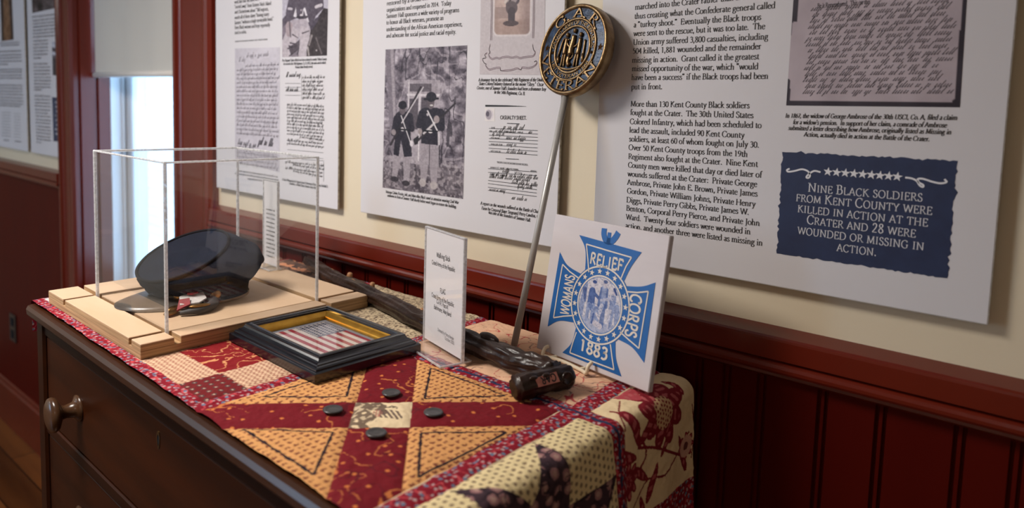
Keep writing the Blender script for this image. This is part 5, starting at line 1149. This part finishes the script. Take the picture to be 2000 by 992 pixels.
# ------------------------------------------------------------------ acrylic sign holders
HL = onz(829, 668); HR = onz(903, 713)
def holder(L, R, hgt, base_d, label, lines, fake):
    L = np.asarray(L, float); R = np.asarray(R, float); ex = R-L; wdt = np.linalg.norm(ex); ex = ex/wdt; n = np.array([ex[1], -ex[0], 0]); z0 = L[2]; A = np.stack([ex, -n, kz], 1)
    t = thing('sign_holder', (L+R)/2, label, 'sign holder', 'clear sign holders on the dresser')
    for s, nm in ((-1, 'front_sheet'), (1, 'back_sheet')):
        mb = MB(); mb.add([L+ex*u_+n*(-s*.007)+kz*(v_-0) for u_, v_ in ((0, .012), (wdt, .012), (wdt, hgt), (0, hgt))], [(0, 1, 2, 3)]); mb.build(nm, M['acry'], t)
    mb = MB(); mb.bbox((.004, -.0022, .02), (wdt-.004, .0022, hgt-.004), .0005, A, L); p_ = mb.build('paper_insert', M['paper'], t)
    mb = MB()
    for u_ in (0, wdt): mb.bbox((u_-.0035, -.008, .008), (u_+.0035, .008, hgt), .002, A, L)
    mb.bbox((0, -.008, hgt-.005), (wdt, .008, hgt), .002, A, L)
    mb.build('polished_edge', M['acryedge'], t)
    rear_d = base_d*.42; mb = MB(); mb.bbox((.0, -base_d, .004), (wdt, rear_d, .0105), .002, A, L); mb.build('foot', M['acry'], t)
    mb = MB(); 
    for v_ in (-base_d, rear_d): mb.bbox((0, v_-.003, .004), (wdt, v_+.003, .0115), .001, A, L)
    mb.bbox((wdt-.004, -base_d, .004), (wdt+.001, rear_d, .0115), .001, A, L); mb.build('foot_edge', M['acryedge'], t)
    mb = MB(); pf = lambda px, py: onplane(px, py, L+n*.0024, n)
    if lines:
        zh = zo(820, 430, 3.31)
        for txt, x0, y0, x1, y1, em in lines: put_text(mb, txt, pf(*zh(x0, y0)), pf(*zh(x1, y1)), em, kz, n, 'light' if em < .022 else 'sans', 0, False, .0006)
    else:
        for k in range(fake): put_fake(mb, L+ex*(.03 if k > 2 else .09)+kz*(hgt*.80-k*.024)+n*.0024, L+ex*(wdt-(.03 if k > 2 else .07))+kz*(hgt*.80-k*.024)+n*.0024, .017, kz, n, 900+k, lift=.0006)
    mb.build('printed_text', M['ink'], p_)
    return t
holder(HL, HR, .500, .095, 'clear holder with white card about the walking stick and flag, upright on the quilt',
 [('Walking Stick', 108, 236, 197, 269, .030), ('Grand Army of the Republic', 78, 282, 228, 335, .026), ('FLAG', 131, 470, 167, 481, .030), ('Grand Army of the Republic', 76, 492, 222, 563, .026), ('G.A.R. Post #1', 108, 534, 185, 580, .026), ('Baltimore, Maryland', 91, 570, 203, 625, .026), ('Donated by Pierce Bender', 115, 714, 221, 778, .020), ('October 2000', 162, 770, 222, 806, .020)], 0)
h2 = onz(519, 523, ZB); h2r = onz(543, 529, ZB); d_ = (h2r-h2); 
holder(h2+np.array([-.05, .02, 0]), h2r+np.array([0, 0, 0]), .50, .05, 'clear holder with white printed card standing behind the acrylic case', None, 15)

# ------------------------------------------------------------------ walking stick
W = thing('walking_stick', (-2.5, 2.2, 0), 'gnarled dark wooden walking stick with carved handle, lying along the quilt', 'walking stick')
sh = [(600, 508, .040), (640, 536, .043), (690, 560, .046), (760, 594, .048), (825, 626, .050), (880, 650, .052), (940, 676, .054), (1000, 700, .055), (1050, 716, .056), (1085, 727, .056)]
pp = np.array([onz(x, y, z) for x, y, z in sh]); q = catmull(pp, 12)
nz_ = np.random.default_rng(4); ph = nz_.random(20)*6
def bark(i, k, N, n):
    t = i/N*26; a_ = 2*PI*k/n
    return 1+.10*math.sin(a_*5+2.6*math.sin(t*.5)+ph[1])+.10*math.sin(a_*9+1.5*math.sin(t*.8+1)+ph[3])+.06*math.sin(t*1.9+a_*2+ph[2])+.06*math.sin(t*3.3+a_*3)
mb = MB(); mb.tube(q, np.interp(np.linspace(0, 1, len(q)), [0, .05, .5, 1], [.026, .036, .040, .039]), 34, True, bark); mb.build('shaft', M['bark'], W)
for (px, py, up_, r_) in ((645, 528, .0, .014), (684, 534, .04, .014), (686, 549, .0, .015), (728, 553, .04, .012), (763, 584, .0, .018), (826, 604, .03, .012)):
    c = onz(px, py, .075+up_*.3); ax = np.array([.1, -.75, .65]) if up_ == 0 else np.array([.2, .1, 1.0])
    mb = MB(); mb.lathe([(r_*1.5, -.035), (r_*1.1, -.012), (r_, 0), (r_*.7, .004), (.001, .005)], c, ax, 14); mb.build('branch_stub', M['stub'], W)
c0 = onz(1098, 736, .046); c1 = onz(1008, 757, .047); hd = c1-c0; hd[2] = 0; hd /= np.linalg.norm(hd); c0 = c0-hd*.035
hq = [c0+(c1-c0)*t for t in np.linspace(0, 1, 40)]
def carve(i, k, N, n):
    t = i/N*14; a_ = 2*PI*k/n; return 1+.05*math.sin(a_*6+1.2*math.sin(t*.6))+.06*math.sin(a_*11+.8*math.sin(t))+.03*math.sin(t*1.9)
mb = MB(); mb.tube(hq, np.interp(np.linspace(0, 1, 40), [0, .06, .5, .93, 1], [.034, .042, .041, .044, .041]), 36, True, carve); mb.build('handle', M['bark'], W)
mb = MB(); nrmh = np.cross(hd, kz); nrmh = nrmh if nrmh @ (np.array([0, 0, 1.0])-c0) > 0 else -nrmh; lab = (c0+c1)/2+hd*.012; nn = nrmh*.85+kz*.53; nn /= np.linalg.norm(nn); lu = np.cross(nn, hd); lu = lu if lu[2] > 0 else -lu
lc = lab+nn*.0445
mb.add([lc+hd*a_+lu*b_+nn*c_ for c_ in (0, -.012) for a_, b_ in ((-.048, -.018), (.046, -.020), (.050, .012), (-.044, .018))], [(0, 1, 2, 3), (0, 4, 5, 1), (1, 5, 6, 2), (2, 6, 7, 3), (3, 7, 4, 0)]); il = mb.build('pink_inlay', M['pink'], W)
mb = MB(); put_text(mb, 'GAR', lc-hd*.036+lu*.013, lc+hd*.030+lu*.011, .038, -lu, nn, 'block', 0, False, .0012); mb.build('carved_letters', M['ink'], il)
mb = MB(); o = c0+hd*.045+nrmh*.037+kz*.010; mb.lathe([(.022, -.01), (.024, .006), (.020, .010), (.018, .006), (.002, .006)], o, nrmh+kz*.2, 18); mb.build('cut_knot', M['bark'], W)
for t_ in (.55, .78):
    mb = MB(); mb.blob(c0+(c1-c0)*t_+nn*.033+kz*.016, (.018, .008, .008), np.stack([hd, lu, nn], 1)); mb.build('carved_leaf', M['bark'], W)
mb = MB(); mb.blob(onz(955, 660, .09), (.06, .022, .02), np.stack([np.array([.98, -.19, 0]), np.array([.19, .98, 0]), kz], 1)); mb.build('carved_burl', M['bark'], W)

# ------------------------------------------------------------------ grave marker: disc on a rod
DCn = np.array([-1.790, 2.545, 1.262]); DRad = .2035; az, el = -.172, .200
N = np.array([math.sin(az)*math.cos(el), -math.cos(az)*math.cos(el), math.sin(el)]); da = np.cross([0, 0, 1.0], N); da /= np.linalg.norm(da); db = np.cross(N, da)
if da[0] < 0: da = -da; db = -db if db[2] < 0 else db
rt = -.03; da, db = da*math.cos(rt)+db*math.sin(rt), db*math.cos(rt)-da*math.sin(rt)
G = thing('grave_marker', onz(1004, 675, .02), 'round blue and bronze veteran marker on a metal rod leaning on the wall', 'marker')
def dp(u_, v_, h_=0): return DCn+DRad*(u_*da+v_*db)+N*h_
mb = MB(); mb.lathe([(DRad*.2, -.045), (DRad*.93, -.045), (DRad*.985, -.035), (DRad*.99, -.005), (DRad*.93, 0.0), (DRad*.001, 0)], DCn, N, 96); mb.build('disc', M['patina'], G)
mb = MB(); mb.lathe([(DRad*.90, 0), (DRad*.915, .008), (DRad*.95, .012), (DRad*.985, .006), (DRad*.997, -.005), (DRad*1.0, -.035), (DRad*.96, -.047), (DRad*.9, -.046)], DCn, N, 96, False); mb.build('rim', M['bronze'], G)
for r_ in (.665, .505):
    mb = MB(); ring = [dp(r_*math.cos(t), r_*math.sin(t), .002) for t in np.linspace(0, 2*PI, 73)]; mb.tube(ring, .0062, 8, False); mb.build('raised_ring', M['bronze'], G)
def raised(mb, R_, tf, h_):
    """ridged letter strokes"""
    for a_, b_ in R_:
        n = len(a_); m_ = (a_+b_)/2; V = [tf(p_, 0) for p_ in a_]+[tf(m_[i]+(a_[i]-m_[i])*.6, h_) for i in range(n)]+[tf(m_[i]+(b_[i]-m_[i])*.6, h_) for i in range(n)]+[tf(p_, 0) for p_ in b_]
        mb.add(V, [(r*n+i, r*n+i+1, (r+1)*n+i+1, (r+1)*n+i) for r in range(3) for i in range(n-1)]+[(0, n, 2*n, 3*n), (n-1, 4*n-1, 3*n-1, 2*n-1)])
def arc_text(mb, txt, rad, a0, a1, size, top=True, style='caps', h_=.007):
    """letters along a circle between clock angles a0..a1 (degrees, 0 = top, clockwise)"""
    tot = sum(GL[c][0] for c in txt); x = 0
    for c in txt:
        w_ = GL[c][0]; mid = math.radians(a0+(a1-a0)*(x+w_/2)/tot); x += w_
        sx = abs(math.radians(a1-a0))*rad/(tot/100)
        for L_, R_ in glyph(c, style):
            def tf(p_, hh):
                lx = (p_[0]-w_/2)/100*sx; ly = (p_[1]-32)/100*size
                if top: er = np.array([math.sin(mid), math.cos(mid)]); et = np.array([math.cos(mid), -math.sin(mid)])
                else: er = np.array([-math.sin(mid), -math.cos(mid)]); et = np.array([-math.cos(mid), math.sin(mid)])
                pos = np.array([math.sin(mid), math.cos(mid)])*rad+et*lx+er*ly; return dp(pos[0], pos[1], hh)
            raised(mb, [(L_, R_)], lambda p_, hh: tf(p_, hh), h_)
mb = MB(); arc_text(mb, 'G. A. R.', .79, -52, 56, .30, True, 'bold'); arc_text(mb, 'VETERAN', .79, 262, 112, .30, False, 'bold'); mb.build('raised_letters', M['bronze'], G)
mb = MB(); arc_text(mb, 'GRAND ARMY OF THE REPUBLIC', .585, -88, 88, .11, True, 'block', .004); arc_text(mb, '1861 VETERAN 1866', .585, 245, 115, .11, False, 'block', .004); mb.build('ring_letters', M['bronze'], G)
def rstar(mb, c, r, h_):
    V = [dp(c[0], c[1], h_)]
    for k in range(10): q_ = r if k % 2 == 0 else r*.42; V.append(dp(c[0]+q_*math.sin(k*PI/5), c[1]+q_*math.cos(k*PI/5), .001))
    mb.add(V, [(0, 1+k, 1+(k+1) % 10) for k in range(10)])
for c, r in (((-.79, .04), .085), ((.79, .04), .085), ((-.585, -.07), .045), ((.585, -.07), .045)): mb = MB(); rstar(mb, c, r, .010); mb.build('raised_star', M['bronze'], G)
mb = MB()
def fig(P_, w0, w1, h_=.010):
    pts = [dp(u_, v_, h_*.5) for u_, v_ in P_]; mb.tube(catmull(pts, 4), np.interp(np.linspace(0, 1, (len(P_)-1)*4+1), [0, 1], [w0*DRad*.75, w1*DRad*.75]), 8)
fig([(-.20, .24), (-.20, .05), (-.19, -.12)], .055, .07); fig([(-.22, -.10), (-.23, -.26), (-.24, -.38)], .04, .025); fig([(-.16, -.10), (-.16, -.26), (-.15, -.38)], .04, .025); fig([(-.20, .16), (-.10, .06), (.0, .04)], .035, .02)
fig([(.20, .24), (.21, .05), (.20, -.12)], .055, .065); fig([(.23, -.10), (.23, -.26), (.24, -.38)], .04, .025); fig([(.17, -.10), (.15, -.26), (.15, -.38)], .04, .025); fig([(.20, .16), (.10, .07), (.0, .04)], .035, .02)
fig([(0, .30), (0, .14), (-.02, .0), (0, -.12)], .07, .10); fig([(-.04, -.16), (-.04, -.28), (.02, -.36)], .06, .08); fig([(-.02, -.22), (.05, -.18), (.07, -.08)], .022, .015); fig([(-.12, .20), (-.30, .22), (-.38, -.2)], .02, .03); fig([(.34, .2), (.36, 0), (.36, -.25)], .03, .03); fig([(-.42, -.36), (0, -.44), (.40, -.36)], .03, .03); fig([(-.36, -.16), (-.34, -.30)], .05, .06); fig([(.35, -.1), (.38, -.28)], .04, .05)
for u_, v_, r_ in ((-.20, .31, .05), (.20, .31, .05), (0, .40, .05), (-.03, -.11, .045)): mb.blob(dp(u_, v_, .006), (r_*DRad, r_*DRad*1.15, .009), np.stack([da, db, N], 1), 10, 6)
mb.build('relief_figures', M['bronze'], G)
rb = onz(1004, 675, .008); rtop = dp(-.02, -.80, -.018)
mb = MB(); mb.tube([rb, (rb+rtop)/2, rtop], .0145, 18); mb.build('rod', M['steel'], G)

# ------------------------------------------------------------------ blue cross plaque on its easel
tx, ty, tyaw, ttilt, tw, tz0, th_ = -1.735, 2.288, -.165, .145, .582, .016, .560
ex = np.array([math.cos(tyaw), math.sin(tyaw), 0]); nb = np.array([-math.sin(tyaw), math.cos(tyaw), 0]); eu = np.array([0, 0, math.cos(ttilt)])+nb*math.sin(ttilt); en = np.cross(ex, eu); TB = np.array([tx, ty, tz0])
if en[1] > 0: en = -en
TP = thing('cross_plaque', TB+ex*tw/2, 'square whitewashed wooden plaque with blue cross emblem on a wire easel', 'plaque')
TR = np.stack([ex, -en, eu], 1)
mb = MB(); mb.bbox((0, 0, 0), (tw, .026, th_), .003, TR, TB); mb.build('board', M['tile'], TP)
def tpos(a_, b_): return TB+ex*a_*tw+eu*b_*th_
ct = np.array((.524, .445))
def quad(P_, n=8):
    """bulging curve through 3 points"""
    return catmull(P_, n)
arms = {
 'top': ([(.261, .885), (.335, .79), (.362, .62)], [(.690, .62), (.737, .745), (.806, .860)]),
 'left': ([(.083, .181), (.186, .250), (.337, .275)], [(.345, .615), (.190, .655), (.100, .734)]),
 'right': ([(.942, .690), (.842, .643), (.70, .615)], [(.705, .265), (.833, .243), (.941, .174)]),
 'bottom': ([(.784, .036), (.722, .135), (.695, .26)], [(.350, .26), (.328, .132), (.257, .040)])}
mb = MB()
for k, (s1, s2) in arms.items():
    q = [tpos(*p_)+en*.0012 for p_ in list(quad(s1))+list(quad(s2))]; c = tpos(*ct)+en*.0012; n = len(q)
    h = n//2; mb.add(np.array(q), [(i, i+1, n-2-i, n-1-i) for i in range(h-1)] )
    mb.add(np.array([q[h-1], q[h], c]), [(0, 1, 2)])
RC = .262
mb.add([tpos(*ct)+en*.0013]+[tpos(ct[0]+RC*math.cos(t), ct[1]+RC*math.sin(t)*tw/th_)+en*.0013 for t in np.linspace(0, 2*PI, 64, endpoint=False)], [(0, 1+k, 1+(k+1) % 64) for k in range(64)])
q = catmull([(.475, .966), (.478, .925), (.500, .890), (.528, .885), (.556, .892), (.582, .925), (.598, .958)], 6); put_line(mb, [tpos(*p_) for p_ in q], .026, en, .0012); put_line(mb, [tpos(.524, .945), tpos(.525, .90), tpos(.526, .86)], .018, en, .0012)
mb.build('blue_cross', M['blue'], TP)
mb = MB(); LW = .0062; L2 = .0024
def ring(r_, wd): put_line(mb, [tpos(ct[0]+r_*math.cos(t), ct[1]+r_*math.sin(t)*tw/th_) for t in np.linspace(0, 2*PI, 73)], wd, en, L2)
ring(.250, LW); ring(.190, LW)
for P_ in ([(.395, .645), (.368, .74), (.338, .833), (.53, .822), (.734, .812), (.700, .745), (.672, .655)], [(.315, .585), (.22, .615), (.145, .652), (.135, .46), (.130, .258), (.22, .292), (.318, .322)], [(.735, .585), (.82, .598), (.899, .623), (.893, .44), (.888, .252), (.80, .285), (.725, .315)], [(.36, .215), (.340, .135), (.327, .060), (.52, .060), (.719, .062), (.690, .135), (.662, .215)]):
    q = [tpos(*p_) for p_ in P_]
    for i in (0, 2, 4): put_line(mb, q[i:i+3], LW*.85, en, L2)
for k in range(20):
    t = 2*PI*k/20+.16; star(mb, tpos(ct[0]+.220*math.cos(t), ct[1]+.220*math.sin(t)*tw/th_), .0128, ex, eu, en, L2, 0, .42)
def tt(txt, A_, B_, em, up_): put_text(mb, txt, tpos(*A_), tpos(*B_), em, up_, en, 'block', 0, False, L2)
tt('RELIEF', (.388, .706), (.676, .706), .066, eu); tt('1883', (.402, .103), (.655, .103), .068, eu)
tt('WOMANS', (.268, .305), (.272, .590), .074, -ex); tt('CORPS', (.772, .585), (.770, .305), .074, ex)
mb.build('white_lettering', M['tileedge'], TP)
im = Img(170, 170, (200, 196, 204)); B_ = (74, 96, 150); L_ = (140, 152, 186); Dk = (44, 66, 124)
n_ = fbm(im.x*10, im.y*10, 4); im.mix((im.y > .78)*.6, L_)
im.cap(.13, .2, .08, .75, .05, .06, L_); im.cap(.12, .3, .16, .5, .05, .02, Dk, .7); im.cap(.90, .45, .93, .72, .05, .05, L_)
im.cap(.30, .30, .30, .55, .075, .085, B_); im.cap(.26, .55, .24, .82, .05, .03, L_); im.cap(.36, .55, .37, .84, .05, .03, L_); im.cap(.34, .32, .50, .40, .035, .025, B_); im.ell(.335, .165, .042, .05, (190, 184, 196)); im.ell(.33, .125, .05, .03, Dk); im.rect(.25, .53, .36, .60, B_, .6)
im.cap(.57, .22, .56, .50, .08, .10, L_); im.cap(.50, .20, .48, .50, .02, .03, B_, .8); im.cap(.64, .2, .66, .5, .02, .03, B_, .8); im.ell(.575, .13, .045, .06, (196, 190, 200)); im.ell(.575, .075, .05, .03, Dk, .7); im.cap(.60, .5, .60, .85, .05, .05, B_, .7); im.cap(.56, .5, .52, .62, .04, .05, (190, 190, 206))
im.cap(.80, .32, .79, .52, .06, .07, L_); im.cap(.76, .55, .77, .84, .045, .035, (186, 186, 202)); im.cap(.82, .55, .80, .80, .03, .03, L_); im.cap(.78, .33, .52, .41, .032, .024, (176, 178, 200)); im.ell(.80, .22, .045, .055, (190, 184, 196)); im.cap(.79, .16, .85, .24, .025, .02, Dk)
im.ell(.44, .585, .05, .05, (110, 126, 170)); im.cap(.45, .64, .47, .76, .06, .06, L_); im.cap(.42, .82, .58, .86, .05, .05, (196, 190, 200)); im.cap(.40, .68, .38, .84, .02, .02, B_); im.cap(.46, .66, .52, .72, .022, .02, (196, 190, 200))
r_ = np.abs(vn(im.x*22, im.y*30+2*n_, 8)-.5) < .05; im.mix(r_*.5, B_); im.noise(30, 40, 3, 2); im.mix((np.hypot(im.x-.5, im.y-.5) > .482)*1.0, (26, 104, 172))
rr_ = .186; msk = np.hypot(im.x-.5, im.y-.5) < .5
im.mesh('emblem_picture', [tpos(ct[0]+a_*rr_, ct[1]+b_*rr_*tw/th_) for a_, b_ in ((-1, 1), (1, 1), (1, -1), (-1, -1))], en, TP, .0018, None, msk)
# wire easel
E_ = thing('plate_easel', TB+ex*tw/2, 'small ivory wire easel under the blue cross plaque', 'easel')
f0 = TB+np.array([0, 0, -tz0])
def ep(a_, d_, h_): return f0+ex*a_*tw+nb*d_+kz*h_
mb = MB(); wr = .0075
mb.tube(catmull([ep(.13, -.004, .045), ep(.125, -.020, .040), ep(.13, -.035, .018), ep(.15, -.030, .012), ep(.30, -.022, .016), ep(.48, -.024, .012), ep(.54, -.035, .014), ep(.55, -.030, .040), ep(.55, -.010, .052)], 6), wr, 8)
mb.build('front_wire', M['wire'], E_)
for a_ in (.20, .47):
    mb = MB(); mb.tube([ep(a_, -.022, .014), ep(a_, .03, .010), ep(a_+.02, .15, .008)], wr, 8); mb.tube([ep(a_, .034, .011), ep(a_, .075, .20), ep(a_, .095, .33)], wr, 8); mb.build('side_wire', M['wire'], E_)
mb = MB(); mb.tube([ep(.22, .15, .008), ep(.35, .152, .008), ep(.49, .15, .008)], wr, 8); mb.tube([ep(.2, .095, .33), ep(.335, .10, .345), ep(.47, .095, .33)], wr, 8); mb.build('rear_wire', M['wire'], E_)
for o in bpy.data.objects:
    if '_b' in o: del o['_b']
